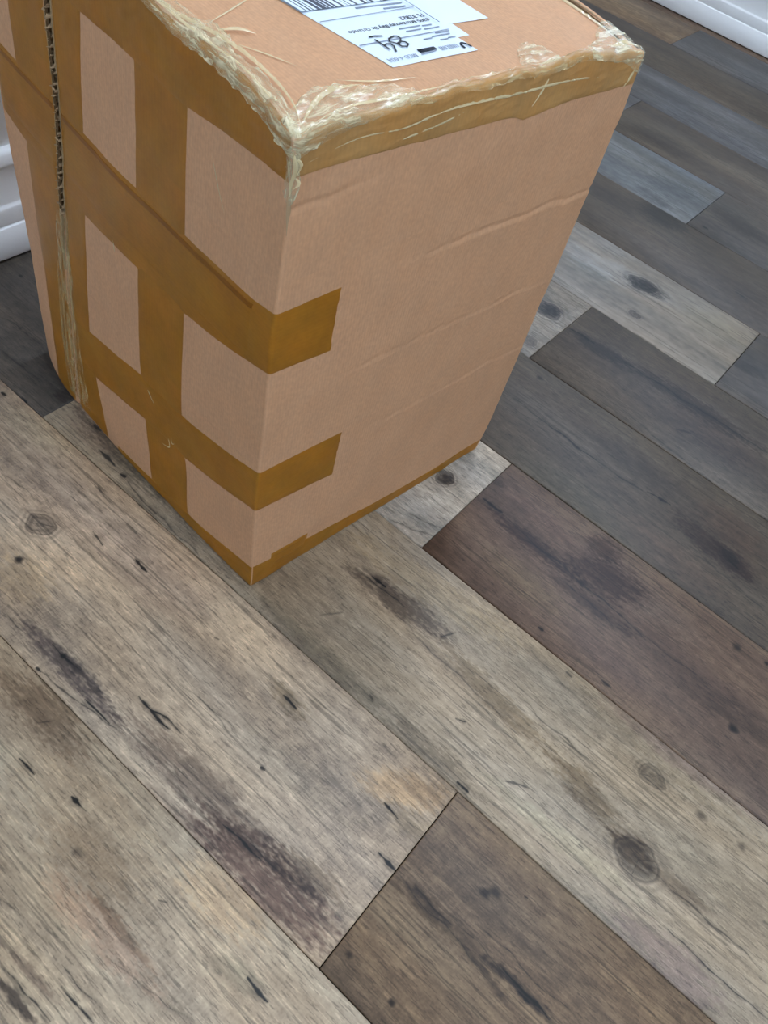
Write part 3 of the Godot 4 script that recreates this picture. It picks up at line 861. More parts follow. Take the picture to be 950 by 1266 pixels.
# box axes: x right along the plain side, y up, -z along the taped side; the nearest foot is the origin
func bend(p: Vector3) -> Vector3:
	var q := p
	var left := clampf(1.0 - p.x / 0.2, 0.0, 1.0)
	q.x -= (bulge(p.z, p.y) + 0.005 * sin(clampf(p.y / BH, 0.0, 1.0) * PI) * dent(p.z, 0.0, 0.15)) * left
	# the right edge is fuller below and pushed in at the top
	q.x += clampf(p.x / BW - 0.5, 0.0, 0.5) * 2.0 * lerp_at([Vector2(0, 0.006), Vector2(0.05, 0.014), Vector2(0.2, 0.011), Vector2(0.45, 0.008), Vector2(0.56, 0.005), Vector2(0.62, 0.0), Vector2(0.64, -0.004)], p.y)
	# creases pressed across the plain side
	var front := clampf(1.0 + p.z / 0.06, 0.0, 1.0)
	var wob := noise_b.get_noise_2d(p.x * 60.0, 3.0) * 0.006
	var far := clampf((p.x - 0.11) / 0.15, 0.0, 1.0)
	var cr := (0.0011 * dent(p.y, 0.473 + wob, 0.0028) - 0.0005 * dent(p.y, 0.466 + wob, 0.004)) * far
	cr += (0.0004 * dent(p.y, 0.349 + wob, 0.003) - 0.0003 * dent(p.y, 0.342 + wob, 0.004)) * clampf(p.x / 0.1, 0.0, 1.0)
	cr += (0.0004 * dent(p.y, 0.229 + wob, 0.003) - 0.0003 * dent(p.y, 0.222 + wob, 0.004)) * clampf((p.x - 0.12) / 0.1, 0.0, 1.0)
	cr += 0.0013 * dent(p.y, 0.570 + wob + p.x * 0.10, 0.0035) * clampf(1.0 - p.x / 0.13, 0.0, 1.0)
	cr += 0.0010 * dent(p.y, 0.545 - wob, 0.004) * clampf((p.x - 0.25) / 0.1, 0.0, 1.0)
	cr += noise_b.get_noise_2d(p.x * 9.0, p.y * 9.0 + 5.0) * 0.0022 + noise_b.get_noise_2d(p.x * 26.0, p.y * 40.0) * 0.0005
	q.z -= cr * front
	q.x += noise_b.get_noise_2d(p.z * 9.0 + 7.0, p.y * 9.0) * 0.0022 * left
	# tired top: crushed corners, soft wavy edges
	var up := clampf((p.y - 0.55) / (BH - 0.55), 0.0, 1.0)
	var r0 := Vector2(p.x, p.z).length()
	var r1 := Vector2(p.x - BW, p.z).length()
	q.y -= up * (0.003 * exp(-pow(r0 / 0.045, 2.0)) + 0.009 * exp(-pow(r1 / 0.06, 2.0)))
	q.x -= up * up * 0.010 * exp(-pow(r0 / 0.03, 2.0))
	q.z += up * up * 0.006 * exp(-pow(r0 / 0.03, 2.0))
	var edge := maxf(exp(-pow(p.x / 0.02, 2.0)), exp(-pow(p.z / 0.02, 2.0)))
	q.y -= up * up * edge * (0.0015 + noise_b.get_noise_2d(p.x * 22.0 + 40.0, p.z * 22.0) * 0.008)
	q.y -= up * up * (0.004 * sin(clampf(p.x / BW, 0, 1) * PI) * sin(clampf(-p.z / BD, 0, 1) * PI))
	# the open seam on the taped side
	var open := clampf((p.y - 0.24) / 0.08, 0.0, 1.0)
	q.x += (0.009 * dent(p.z, seam(p.y), 0.0032) * open + 0.0025 * dent(p.z, seam(p.y), 0.005) * (1.0 - open)) * left
	return q


func seam(y: float) -> float:
	return -0.388 - 0.020 * clampf((0.45 - y) / 0.3, 0.0, 1.0) + noise_b.get_noise_2d(y * 30.0, 77.0) * 0.003


# a point given on the sharp box, rounded at the edges, lifted by off and bent
func on_box(p: Vector3, off: float) -> Vector3:
	var r := 0.0035
	var c := Vector3(clampf(p.x, r, BW - r), clampf(p.y, r, BH - r), clampf(p.z, -BD + r, -r))
	var n := (p - c).normalized()
	return bend(c + n * (r + off))


func side_point(s: float, y: float) -> Vector3:
	# unrolled round the near edge: negative along the taped side, positive along the plain side
	return Vector3(0, y, s) if s < 0.0 else Vector3(s, y, 0)


func steps(a: float, b: float, step: float, extra: Array) -> Array:
	var v := [a, b]
	var n := int(ceil((b - a) / step))
	for k in range(1, n):
		v.append(a + (b - a) * k / n)
	for e in extra:
		if e > a + 1e-5 and e < b - 1e-5: v.append(e)
	v.sort()
	var w := [v[0]]
	for k in range(1, v.size()):
		if v[k] - w[-1] > 2e-4: w.append(v[k])
	return w


func edges_of(l: float) -> Array:
	return [0.0006, 0.0014, 0.0024, 0.0035, l - 0.0035, l - 0.0024, l - 0.0014, l - 0.0006]


func box_body(root: Node3D) -> void:
	var xs := steps(0, BW, 0.009, edges_of(BW))
	var ys_extra := edges_of(BH)
	for c in [0.473, 0.349, 0.229, 0.570]:
		for k in range(-4, 5): ys_extra.append(c + k * 0.0022)
	var ys := steps(0, BH, 0.008, ys_extra)
	var zs_extra := []
	for e in edges_of(BD): zs_extra.append(-e)
	for k in range(-16, 17): zs_extra.append(-0.399 + k * 0.0016)
	var zs := steps(-BD, 0, 0.009, zs_extra)
	var st := begin()
	var mid := Vector3(BW / 2, BH / 2, -BD / 2)
	var grids := [[zs, ys, func(a, b): return Vector3(0, b, a), Vector3.LEFT], [zs, ys, func(a, b): return Vector3(BW, b, a), Vector3.RIGHT],
		[xs, ys, func(a, b): return Vector3(a, b, 0), Vector3.BACK], [xs, ys, func(a, b): return Vector3(a, b, -BD), Vector3.FORWARD],
		[xs, zs, func(a, b): return Vector3(a, BH, b), Vector3.UP], [xs, zs, func(a, b): return Vector3(a, 0, b), Vector3.DOWN]]
	for g in grids:
		var rows := []; var uvs := []
		for a in g[0]:
			var row := []; var uv := []
			for b in g[1]:
				row.append(on_box(g[2].call(a, b), 0.0))
				uv.append(Vector2(a, b))
			rows.append(row); uvs.append(uv)
		var o: Vector3 = g[3]
		sheet(st, rows, uvs, func(_p): return o)
	put("body", done(st, true), M.card, root)


# tape between a lower and an upper edge, unrolled round the near edge
func band(root: Node3D, from: float, to: float, low: Array, high: Array, lift: float, ragged := 0.0, called := "packing_tape") -> MeshInstance3D:
	var ss := steps(from, to, 0.008, [-0.0035, -0.0024, -0.0014, -0.0006, 0.0, 0.0006, 0.0014, 0.0024, 0.0035])
	var n := 11
	var rows := []; var uvs := []
	for i in ss.size():
		var s: float = ss[i]
		var row := []; var uv := []
		for j in n + 1:
			var f := float(j) / n
			var y := lerpf(lerp_at(low, s), lerp_at(high, s), f)
			var sj := s
			if ragged > 0.0 and (i == 0 or i == ss.size() - 1):
				sj += (noise_b.get_noise_2d(f * 60.0, s * 50.0) + (0.5 if j % 2 else -0.5) * 0.6) * ragged
			var hem := i == 0 or i == ss.size() - 1 or j == 0 or j == n
			row.append(on_box(side_point(sj, y), (0.00005 if hem else lift + ripple(s, y))))
			uv.append(Vector2(y, s))
		rows.append(row); uvs.append(uv)
	var st := begin()
	sheet(st, rows, uvs, func(p): return Vector3(-1, 0, 0) if p.z < -0.004 else (Vector3(0, 0, 1) if p.x > 0.004 else Vector3(-1, 0, 1)))
	return put(called, done(st, true), M.tape, root)


func ripple(s: float, y: float) -> float:
	return maxf(0.0, noise_b.get_noise_2d(s * 55.0, y * 55.0 + 11.0) - 0.15) * 0.0012


# tape running up the taped side between a far and a near edge (z as functions of y)
func column(root: Node3D, y0: float, y1: float, far: Array, near: Array, lift: float, turned := false) -> MeshInstance3D:
	var ys := steps(y0, y1, 0.008, [])
	var n := 11
	var rows := []; var uvs := []
	for i in ys.size():
		var y: float = ys[i]
		var row := []; var uv := []
		for j in n + 1:
			var z := lerpf(lerp_at(far, y), lerp_at(near, y), float(j) / n)
			var hem := i == 0 or i == ys.size() - 1 or j == 0 or j == n
			row.append(on_box(Vector3(0, y, z), 0.00005 if hem else lift + ripple(z, y)))
			uv.append(Vector2(y, z) if turned else Vector2(z, y))
		rows.append(row); uvs.append(uv)
	var st := begin()
	sheet(st, rows, uvs, func(_p): return Vector3.LEFT)
	return put("packing_tape", done(st, true), M.tape, root)


# tape folded over an upper edge: s runs along the edge, t from below the edge (negative) onto the top
func over_edge(root: Node3D, along_x: bool, from: float, to: float, low: Array, high: Array, lift: float, crumple: float, rag: float, m: Material, called: String, seed_: float, step := 0.006) -> MeshInstance3D:
	var ss := steps(from, to, step, [])
	var n := 16
	var rows := []; var uvs := []
	for i in ss.size():
		var s: float = ss[i]
		var row := []; var uv := []
		for j in n + 1:
			var f := float(j) / n
			var lo := lerp_at(low, s) - rag * absf(noise_a.get_noise_2d(s * 700.0, seed_))
			var hi := lerp_at(high, s) + rag * 2.2 * noise_a.get_noise_2d(s * 420.0, seed_ + 9.0)
			var t := lerpf(lo, hi, f)
			var p: Vector3
			if along_x:
				p = Vector3(s, BH + minf(t, 0.0), -maxf(t, 0.0))
			else:
				p = Vector3(maxf(t, 0.0), BH + minf(t, 0.0), s)
			var fold := 1.2 * pow(1.0 - absf(noise_a.get_noise_2d(s * 300.0 + seed_, t * 1300.0)), 5.0) - 0.7 + 0.7 * noise_a.get_noise_2d((s + t) * 900.0, (s - t) * 800.0 + seed_)
			var hem := 0.0 if j == 0 or j == n or i == 0 or i == ss.size() - 1 else 1.0
			row.append(on_box(p, lift * (0.55 + 0.45 * hem) + maxf(0.0, 0.25 + fold) * crumple * hem))
			uv.append(Vector2(s, t))
		rows.append(row); uvs.append(uv)
	var st := begin()
	sheet(st, rows, uvs, func(_p): return Vector3(0, 0.7, 0.7) if along_x else Vector3(-0.7, 0.7, 0))
	return put(called, done(st, true), m, root)


# a thin standing crease in the film, along points on the box
func crease(root: Node3D, pts: Array, wide: float, tall: float, m: Material, called := "tape_crease") -> void:
	var c := Curve3D.new()
	for p in pts: c.add_point(p)
	for k in range(1, pts.size() - 1):
		var t: Vector3 = (pts[k + 1] - pts[k - 1]) * 0.18
		c.set_point_in(k, -t); c.set_point_out(k, t)
	c.bake_interval = 0.004
	var path := c.get_baked_points()
	var st := begin()
	var rows := []; var uvs := []
	for i in path.size():
		var p := path[i]
		var d := (path[mini(i + 1, path.size() - 1)] - path[maxi(i - 1, 0)]).normalized()
		var on_top := p.y > BH - 0.018
		var out := Vector3.UP if on_top else (Vector3.BACK if p.z > -0.012 else Vector3.LEFT)
		var side := d.cross(out).normalized()
		var e := sin(PI * clampf(float(i) / maxi(path.size() - 1, 1), 0.04, 0.96))
		var k := 0.6 + 0.8 * noise_a.get_noise_1d(i * 37.0 + p.x * 900.0)
		rows.append([p - side * wide * e, p - side * wide * 0.3 * e + out * tall * e * k, p + side * wide * 0.3 * e + out * tall * e * k * 0.8, p + side * wide * e])
		uvs.append([Vector2(0, i), Vector2(0.3, i), Vector2(0.6, i), Vector2(1, i)])
	sheet(st, rows, uvs, func(_p): return Vector3(-0.3, 0.6, 0.7))
	put(called, done(st, true), m, root)


func top_at(x: float, z: float, off := 0.0006) -> Vector3:
	return on_box(Vector3(x, BH, z), off)


func front_at(x: float, y: float, off := 0.0008) -> Vector3:
	return on_box(Vector3(x, y, 0), off)


func left_at(z: float, y: float, off := 0.0008) -> Vector3:
	return on_box(Vector3(0, y, z), off)


# a sheet of paper with a straight or wavy outline on the box's top
func paper(called: String, parent: Node3D, corners: Array, lift: float) -> MeshInstance3D:
	var n := 14
	var rows := []; var uvs := []
	for i in n + 1:
		var row := []; var uv := []
		for j in n + 1:
			var u := float(i) / n; var v := float(j) / n
			var a: Vector2 = corners[0].lerp(corners[1], u); var b: Vector2 = corners[3].lerp(corners[2], u)
			var q := a.lerp(b, v)
			var hem := i == 0 or j == 0 or i == n or j == n
			row.append(top_at(q.x, q.y, lift * (0.35 if hem else 1.0) + maxf(0.0, noise_b.get_noise_2d(q.x * 40.0, q.y * 40.0)) * 0.0006))
			uv.append(Vector2(u, v))
		rows.append(row); uvs.append(uv)
	var st := begin()
	sheet(st, rows, uvs, func(_p): return Vector3.UP)
	return put(called, done(st, true), M.paper, parent)


func print_text(parent: Node3D, text: String, at: Vector2, width: float, tall: float, m: Material, tilt := 0.0) -> void:
	var tm := TextMesh.new()
	tm.text = text
	var font := SystemFont.new()
	font.font_names = PackedStringArray(["Droid Sans"])
	tm.font = font
	tm.font_size = 32
	tm.pixel_size = 0.001
	tm.depth = 0.004
	tm.curve_step = 2.0
	var o := put("printed_text", tm, m, parent)
	var size := tm.get_aabb().size
	# reads from the far side: to the box's -x, tops towards +z
	o.basis = Basis(Vector3(-1, 0, 0), Vector3(0, 0, 1), Vector3(0, 1, 0)).rotated(Vector3.UP, tilt) * Basis.from_scale(Vector3(width / size.x, tall / size.y, 0.05))
	o.position = top_at(at.x, at.y, 0.0016)


func stroke(parent: Node3D, called: String, pts: Array, wide: float, m: Material, lift := 0.0019) -> void:
	var st := begin()
	for k in pts.size() - 1:
		var a: Vector2 = pts[k]; var b: Vector2 = pts[k + 1]
		var d := (b - a).normalized() * wide * 0.5
		var n := Vector2(-d.y, d.x)
		a -= d * 0.6; b += d * 0.6
		var q := []
		for c in [a + n, b + n, b - n, a - n]:
			q.append(top_at(c.x, c.y, lift))
		quad(st, q[0], q[1], q[2], q[3], Vector3.UP)
		for e in 4:
			var f: Vector3 = q[e]; var g: Vector3 = q[(e + 1) % 4]
			quad(st, f, g, g - Vector3.UP * 0.0004, f - Vector3.UP * 0.0004, (f + g) * 0.5 - (q[0] + q[2]) * 0.5)
	put(called, done(st), m, parent)


func shipping_label(root: Node3D) -> void:
	var under := paper("label_sheet", root, [Vector2(0.150, -0.068), Vector2(0.2540, -0.068), Vector2(0.264, -0.255), Vector2(0.150, -0.255)], 0.0006)
	tag(under, "white sheet showing under the edge of the printed label")
	var main := paper("shipping_label", root, [Vector2(0.1330, -0.0425), Vector2(0.2375, -0.0415), Vector2(0.2405, -0.24), Vector2(0.1085, -0.24)], 0.0011)
	tag(main, "white printed shipping label with barcode and handwritten 84")
	var blank := paper("label_sheet", root, [Vector2(0.2425, -0.0925), Vector2(0.3035, -0.0890), Vector2(0.3085, -0.25), Vector2(0.2395, -0.25)], 0.0012)
	for o in [under, main, blank]: o.position = Vector3(0, 0, -0.004)
	tag(blank, "blank white sheet beside the printed label")
	# the shipper's mark: an arch and its name
	var arch := []
	for k in 9:
		var a := PI * k / 8.0
		arch.append(Vector2(0.2300 + cos(a) * 0.0042, -0.0475 - sin(a) * 0.0085))
	stroke(main, "arch_emblem", arch, 0.0018, M.ink)
	print_text(main, "UNIUNI", Vector2(0.2115, -0.0540), 0.022, 0.0058, M.pale_ink)
	# a small dark truck-like block
	stroke(main, "printed_block", [Vector2(0.1775, -0.0560), Vector2(0.1950, -0.0560)], 0.0050, M.ink)
	stroke(main, "printed_line", [Vector2(0.1750, -0.0510), Vector2(0.1935, -0.0525)], 0.0012, M.pale_ink)
	print_text(main, "MCO-4-60A", Vector2(0.1525, -0.0515), 0.033, 0.0052, M.pale_ink)
	for l in [[0.2345, 0.2255, -0.0680], [0.2230, 0.2140, -0.0668], [0.2330, 0.2110, -0.0745], [0.2080, 0.1985, -0.0725], [0.2370, 0.2195, -0.0790]]:
		stroke(main, "printed_line", [Vector2(l[0], l[2]), Vector2(l[1], l[2])], 0.0013, M.pale_ink)
	stroke(main, "printed_rule", [Vector2(0.1285, -0.0805), Vector2(0.2390, -0.0815)], 0.0008, M.pale_ink)
	for l in [[0.2330, 0.2150, -0.0885], [0.2110, 0.1935, -0.0900], [0.2290, 0.2180, -0.0945], [0.2150, 0.1900, -0.0960]]:
		stroke(main, "printed_line", [Vector2(l[0], l[2]), Vector2(l[1], l[2])], 0.0013, M.pale_ink)
	print_text(main, "8305 Monterrey Bay Dr Orlando", Vector2(0.1860, -0.1040), 0.097, 0.0062, M.ink)
	print_text(main, "FL 32822", Vector2(0.2215, -0.1130), 0.029, 0.0056, M.ink)
	stroke(main, "printed_line", [Vector2(0.2320, -0.1330), Vector2(0.2060, -0.1340)], 0.0018, M.pale_ink)
	stroke(main, "printed_line", [Vector2(0.2330, -0.1400), Vector2(0.1780, -0.1420)], 0.0018, M.pale_ink)
	stroke(main, "printed_rule", [Vector2(0.2400, -0.0950), Vector2(0.2385, -0.235)], 0.0007, M.pale_ink, 0.0026)
	stroke(main, "printed_rule", [Vector2(0.1230, -0.1270), Vector2(0.2390, -0.1290)], 0.0005, M.pale_ink)
	# barcode as flat print
	var strip := Image.create(160, 1, false, Image.FORMAT_RGB8)
	var rng := RandomNumberGenerator.new()
	rng.seed = 84
	var x := 0
	while x < 160:
		var w := rng.randi_range(1, 4)
		var c := Color(0.22, 0.24, 0.30) if rng.randf() < 0.5 else Color(0.86, 0.905, 0.945)
		strip.fill_rect(Rect2i(x, 0, w, 1), c)
		x += w
	var bm := plain(Color.WHITE, 0.55, 0.4)
	bm.albedo_texture = ImageTexture.create_from_image(strip)
	bm.texture_filter = BaseMaterial3D.TEXTURE_FILTER_NEAREST
	var st := begin()
	var rows := []; var uvs := []
	for i in 11:
		var row := []; var uv := []
		for j in 7:
			var u := i / 10.0; var v := j / 6.0
			row.append(top_at(lerpf(0.1195, 0.2320, u) - v * 0.006, lerpf(-0.1475, -0.205, v), 0.0021))
			uv.append(Vector2(u, v))
		rows.append(row); uvs.append(uv)
	sheet(st, rows, uvs, func(_p): return Vector3.UP)
	put("barcode", done(st, true), bm, main)
	# handwritten number in pen
	var pen := [[Vector2(0.1481, -0.0902), Vector2(0.1540, -0.0906), Vector2(0.1619, -0.0888)],
		[Vector2(0.1500, -0.0846), Vector2(0.1504, -0.0760), Vector2(0.1509, -0.0662)], [Vector2(0.1509, -0.0736), Vector2(0.1550, -0.0752), Vector2(0.1590, -0.0740), Vector2(0.1590, -0.0700), Vector2(0.1540, -0.0616)],
		[Vector2(0.1730, -0.0856), Vector2(0.1647, -0.0828), Vector2(0.1612, -0.0778), Vector2(0.1656, -0.0732), Vector2(0.1715, -0.0750), Vector2(0.1764, -0.0800), Vector2(0.1762, -0.0845), Vector2(0.1730, -0.0856)],
		[Vector2(0.1725, -0.0754), Vector2(0.1660, -0.0715), Vector2(0.1662, -0.0675), Vector2(0.1711, -0.0658), Vector2(0.1757, -0.0690), Vector2(0.1757, -0.0730), Vector2(0.1725, -0.0754)]]
	for s in pen:
		stroke(main, "pen_stroke", s, 0.0014, M.pen, 0.0023)


func torn_seam(root: Node3D) -> void:
	# liner edges and flutes of the board showing in the open seam
	for side in [-1.0, 1.0]:
		var st := begin()
		var rows := []; var uvs := []
		for i in 90:
			var y := 0.245 + i * (BH - 0.255) / 89.0
			var z: float = seam(y) + side * (0.0052 + 0.0014 * noise_a.get_noise_1d(i * 90.0 + side * 40.0))
			var k := 0.6 + 0.6 * noise_a.get_noise_1d(i * 160.0 + side * 400.0)
			var w := 0.0017 + 0.0008 * noise_a.get_noise_1d(i * 210.0)
			rows.append([left_at(z - w, y, -0.001), left_at(z - w * 0.6, y, 0.0008 + 0.0014 * k), left_at(z + w * 0.6, y, 0.0008 + 0.0014 * k), left_at(z + w, y, -0.001)])
			uvs.append([Vector2(0, i), Vector2(0.3, i), Vector2(0.7, i), Vector2(1, i)])
		sheet(st, rows, uvs, func(_p): return Vector3.LEFT)
		put("board_edge", done(st, true), M.liner, root)
	var st := begin()
	var prev: Array = []
	for i in 260:
		var y := 0.330 + i * (BH - 0.345) / 259.0
		var z := seam(y) + (0.0030 + 0.0018 * noise_a.get_noise_1d(i * 9.0)) * sin(i * TAU / 8.0 + 3.0 * noise_a.get_noise_1d(i * 14.0)) + noise_a.get_noise_1d(i * 40.0) * 0.0010
		var a := bend(Vector3(-0.0005, y, z)) + Vector3(-0.0078, 0, 0)
		var row := [a, a + Vector3(0.0090, 0, 0), a + Vector3(0.0090, 0.0012, 0.0012), a + Vector3(0, 0.0008, 0.0008)]
		if prev:
			for k in 4:
				quad(st, prev[k], row[k], row[(k + 1) % 4], prev[(k + 1) % 4], Vector3.LEFT)
		prev = row
	put("corrugated_flute", done(st), M.raw, root)
	# dark hollow behind the flutes
	st = begin()
	var rows := []; var uvs := []
	for i in 60:
		var y := 0.330 + i * (BH - 0.345) / 59.0
		rows.append([bend(Vector3(0, y, seam(y) - 0.0028)) + Vector3(-0.0066, 0, 0), bend(Vector3(0, y, seam(y) + 0.0028)) + Vector3(-0.0066, 0, 0)])
		uvs.append([Vector2(0, i), Vector2(1, i)])
	sheet(st, rows, uvs, func(_p): return Vector3.LEFT)
	put("seam_gap", done(st, true), M.hollow, root)


func build_box() -> void:
	var root := Node3D.new()
	root.name = "cardboard_box"
	root.position = Vector3(-0.359943, 0.000000, -0.419754)
	root.rotation_degrees = Vector3(0, 82.0068, 0)
	add_child(root)
	tag(root, "tall brown cardboard box sealed with amber packing tape, white label on top", "box")
	noise_a.seed = 31; noise_b.seed = 32
	noise_a.frequency = 0.05; noise_b.frequency = 0.5
	box_body(root)
	# vertical strips on the taped side
	column(root, 0.004, 0.634, [Vector2(0, -0.216), Vector2(0.02, -0.216), Vector2(0.12, -0.226), Vector2(0.23, -0.235), Vector2(0.64, -0.231)], [Vector2(0, -0.131), Vector2(0.128, -0.138), Vector2(0.16, -0.146), Vector2(0.64, -0.147)], 0.0004)
	column(root, 0.004, 0.634, [Vector2(0, -0.408), Vector2(0.25, -0.403), Vector2(0.45, -0.386), Vector2(0.64, -0.384)], [Vector2(0, -0.325), Vector2(0.11, -0.346), Vector2(0.18, -0.356), Vector2(0.27, -0.351), Vector2(0.36, -0.345), Vector2(0.45, -0.335), Vector2(0.64, -0.321)], 0.0005)
	column(root, 0.004, 0.634, [Vector2(0, -0.472), Vector2(0.25, -0.474), Vector2(0.64, -0.473)], [Vector2(0, -0.412), Vector2(0.25, -0.410), Vector2(0.45, -0.394), Vector2(0.64, -0.392)], 0.0005)
	# bands round the near edge
	var up1 := [Vector2(-0.53, 0.469), Vector2(-0.477, 0.466), Vector2(-0.335, 0.452), Vector2(-0.236, 0.450), Vector2(-0.144, 0.444), Vector2(-0.07, 0.454), Vector2(0, 0.469), Vector2(0.08, 0.471)]
	var lo1 := [Vector2(-0.53, 0.390), Vector2(-0.477, 0.380), Vector2(-0.345, 0.359), Vector2(-0.233, 0.361), Vector2(-0.148, 0.363), Vector2(-0.058, 0.381), Vector2(0, 0.396), Vector2(0.08, 0.393)]
	var first := band(root, -0.528, 0.0745, lo1, up1, 0.0007, 0.0012)
	tag(first, "upper amber tape band wrapped round the near edge")
	var up1b := [Vector2(-0.53, 0.474), Vector2(-0.368, 0.463), Vector2(-0.289, 0.457), Vector2(-0.185, 0.456), Vector2(-0.13, 0.457), Vector2(-0.052, 0.461), Vector2(-0.02, 0.463)]
	var lo1b := [Vector2(-0.53, 0.400), Vector2(-0.368, 0.385), Vector2(-0.289, 0.378), Vector2(-0.185, 0.378), Vector2(-0.13, 0.381), Vector2(-0.052, 0.388), Vector2(-0.02, 0.395)]
	band(root, -0.528, -0.030, lo1b, up1b, 0.0011)
	var lap_lo := []; var lap_hi := []
	for q in up1b:
		lap_lo.append(q - Vector2(0, 0.0115)); lap_hi.append(q - Vector2(0, 0.0045))
	band(root, -0.526, -0.028, lap_lo, lap_hi, 0.0014).material_override = M.doubled
	var up2 := [Vector2(-0.53, 0.175), Vector2(-0.358, 0.181), Vector2(-0.236, 0.204), Vector2(-0.14, 0.211), Vector2(-0.076, 0.224), Vector2(0, 0.246), Vector2(0.12, 0.245)]
	var lo2 := [Vector2(-0.53, 0.096), Vector2(-0.342, 0.110), Vector2(-0.23, 0.130), Vector2(-0.14, 0.137), Vector2(-0.072, 0.153), Vector2(0, 0.176), Vector2(0.12, 0.165)]
	tag(band(root, -0.40, 0.118, lo2, up2, 0.0008, 0.0008), "lower amber tape band wrapped round the near edge")
	# foot: tape folded up from underneath
	band(root, -0.30, 0.0, [Vector2(-0.3, 0.002), Vector2(0, 0.002)], [Vector2(-0.3, 0.010), Vector2(-0.1, 0.030), Vector2(0, 0.048)], 0.0005)
	band(root, 0.002, 0.450, [Vector2(0, 0.002), Vector2(0.5, 0.002)], [Vector2(0, 0.050), Vector2(0.1, 0.040), Vector2(0.22, 0.026), Vector2(0.33, 0.022), Vector2(0.45, 0.024)], 0.0005)
	band(root, 0.030, 0.092, [Vector2(0.03, 0.030), Vector2(0.092, 0.028)], [Vector2(0.03, 0.058), Vector2(0.092, 0.055)], 0.0009)
	# tape folded over the two upper edges in view
	var tl := over_edge(root, false, -0.532, -0.003, [Vector2(-0.53, -0.058), Vector2(-0.15, -0.059), Vector2(0, -0.042)], [Vector2(-0.53, 0.004), Vector2(0, 0.004)], 0.0009, 0.0012, 0.0, M.tape, "packing_tape", 3.0)
	tag(tl, "amber tape folded along the upper edge of the taped side")
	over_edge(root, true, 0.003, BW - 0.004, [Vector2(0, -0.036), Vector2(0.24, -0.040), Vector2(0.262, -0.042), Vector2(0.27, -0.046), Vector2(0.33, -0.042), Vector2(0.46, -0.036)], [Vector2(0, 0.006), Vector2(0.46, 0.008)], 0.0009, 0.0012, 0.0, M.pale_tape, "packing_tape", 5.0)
	# crumpled pale film standing off the edges
	var f1 := over_edge(root, false, -0.532, 0.0, [Vector2(-0.53, -0.004), Vector2(-0.2, -0.005), Vector2(-0.06, -0.008), Vector2(0, -0.018)], [Vector2(-0.53, 0.018), Vector2(-0.21, 0.014), Vector2(-0.15, 0.026), Vector2(-0.10, 0.015), Vector2(-0.05, 0.018), Vector2(0, 0.009)], 0.0026, 0.0034, 0.004, M.film, "torn_film", 7.0, 0.0035)
	tag(f1, "crumpled pale tape film along the near upper edge")
	over_edge(root, true, 0.0, 0.125, [Vector2(0, -0.018), Vector2(0.06, -0.006), Vector2(0.125, 0.0)], [Vector2(0, 0.020), Vector2(0.03, 0.034), Vector2(0.06, 0.040), Vector2(0.09, 0.030), Vector2(0.125, 0.010)], 0.0026, 0.0036, 0.004, M.film, "torn_film", 11.0, 0.0035)
	over_edge(root, true, 0.355, BW - 0.001, [Vector2(0.35, -0.003), Vector2(0.41, -0.008), Vector2(0.455, -0.026)], [Vector2(0.35, 0.008), Vector2(0.39, 0.024), Vector2(0.43, 0.052), Vector2(0.455, 0.055)], 0.0026, 0.0020, 0.003, M.film, "torn_film", 17.0, 0.0035)
	over_edge(root, true, 0.11, 0.37, [Vector2(0.1, -0.003), Vector2(0.37, -0.004)], [Vector2(0.1, 0.008), Vector2(0.37, 0.007)], 0.0024, 0.0022, 0.002, M.haze, "torn_film", 23.0, 0.004)
	# creases and threads of film
	crease(root, [front_at(0.015, 0.612), front_at(0.06, 0.619), front_at(0.11, 0.617), front_at(0.16, 0.622), front_at(0.25, 0.620), front_at(0.34, 0.617), front_at(0.44, 0.612)], 0.0016, 0.0022, M.ridge)
	crease(root, [front_at(0.10, 0.606), front_at(0.13, 0.609), front_at(0.16, 0.612), front_at(0.19, 0.619)], 0.0014, 0.0012, M.ridge)
	crease(root, [front_at(0.275, 0.600), front_at(0.285, 0.612), front_at(0.292, 0.628), top_at(0.296, -0.006, 0.002)], 0.0011, 0.0018, M.ridge)
	over_edge(root, true, 0.262, 0.312, [Vector2(0.26, 0.012), Vector2(0.31, 0.004)], [Vector2(0.262, 0.014), Vector2(0.275, 0.030), Vector2(0.295, 0.040), Vector2(0.312, 0.030)], 0.0016, 0.003, 0.002, M.film, "torn_film", 41.0, 0.003)
	crease(root, [top_at(0.070, -0.044, 0.001), top_at(0.10, -0.032, 0.001), top_at(0.14, -0.026, 0.001)], 0.0012, 0.0010, M.ridge)
	crease(root, [top_at(0.018, -0.150, 0.001), top_at(0.06, -0.172, 0.0008), top_at(0.105, -0.196, 0.0006)], 0.0010, 0.0006, M.ridge)
	crease(root, [top_at(0.020, -0.118, 0.001), top_at(0.036, -0.100, 0.001), top_at(0.052, -0.072, 0.001)], 0.0010, 0.0006, M.ridge)
	crease(root, [top_at(0.024, -0.140, 0.001), top_at(0.040, -0.135, 0.003), top_at(0.052, -0.128, 0.001)], 0.0030, 0.0010, M.ridge)
	crease(root, [top_at(0.010, -0.006, 0.003), top_at(0.016, -0.03, 0.004), top_at(0.018, -0.07, 0.004), top_at(0.016, -0.12, 0.003), top_at(0.010, -0.18, 0.003), top_at(0.006, -0.26, 0.002)], 0.0022, 0.0034, M.ridge)
	crease(root, [top_at(0.004, -0.02, 0.003), top_at(0.006, -0.08, 0.003), top_at(0.005, -0.15, 0.002), top_at(0.004, -0.30, 0.002)], 0.0018, 0.0022, M.ridge)
	crease(root, [top_at(0.012, -0.008, 0.003), top_at(0.03, -0.020, 0.005), top_at(0.055, -0.030, 0.003), top_at(0.085, -0.030, 0.002)], 0.0024, 0.0034, M.ridge)
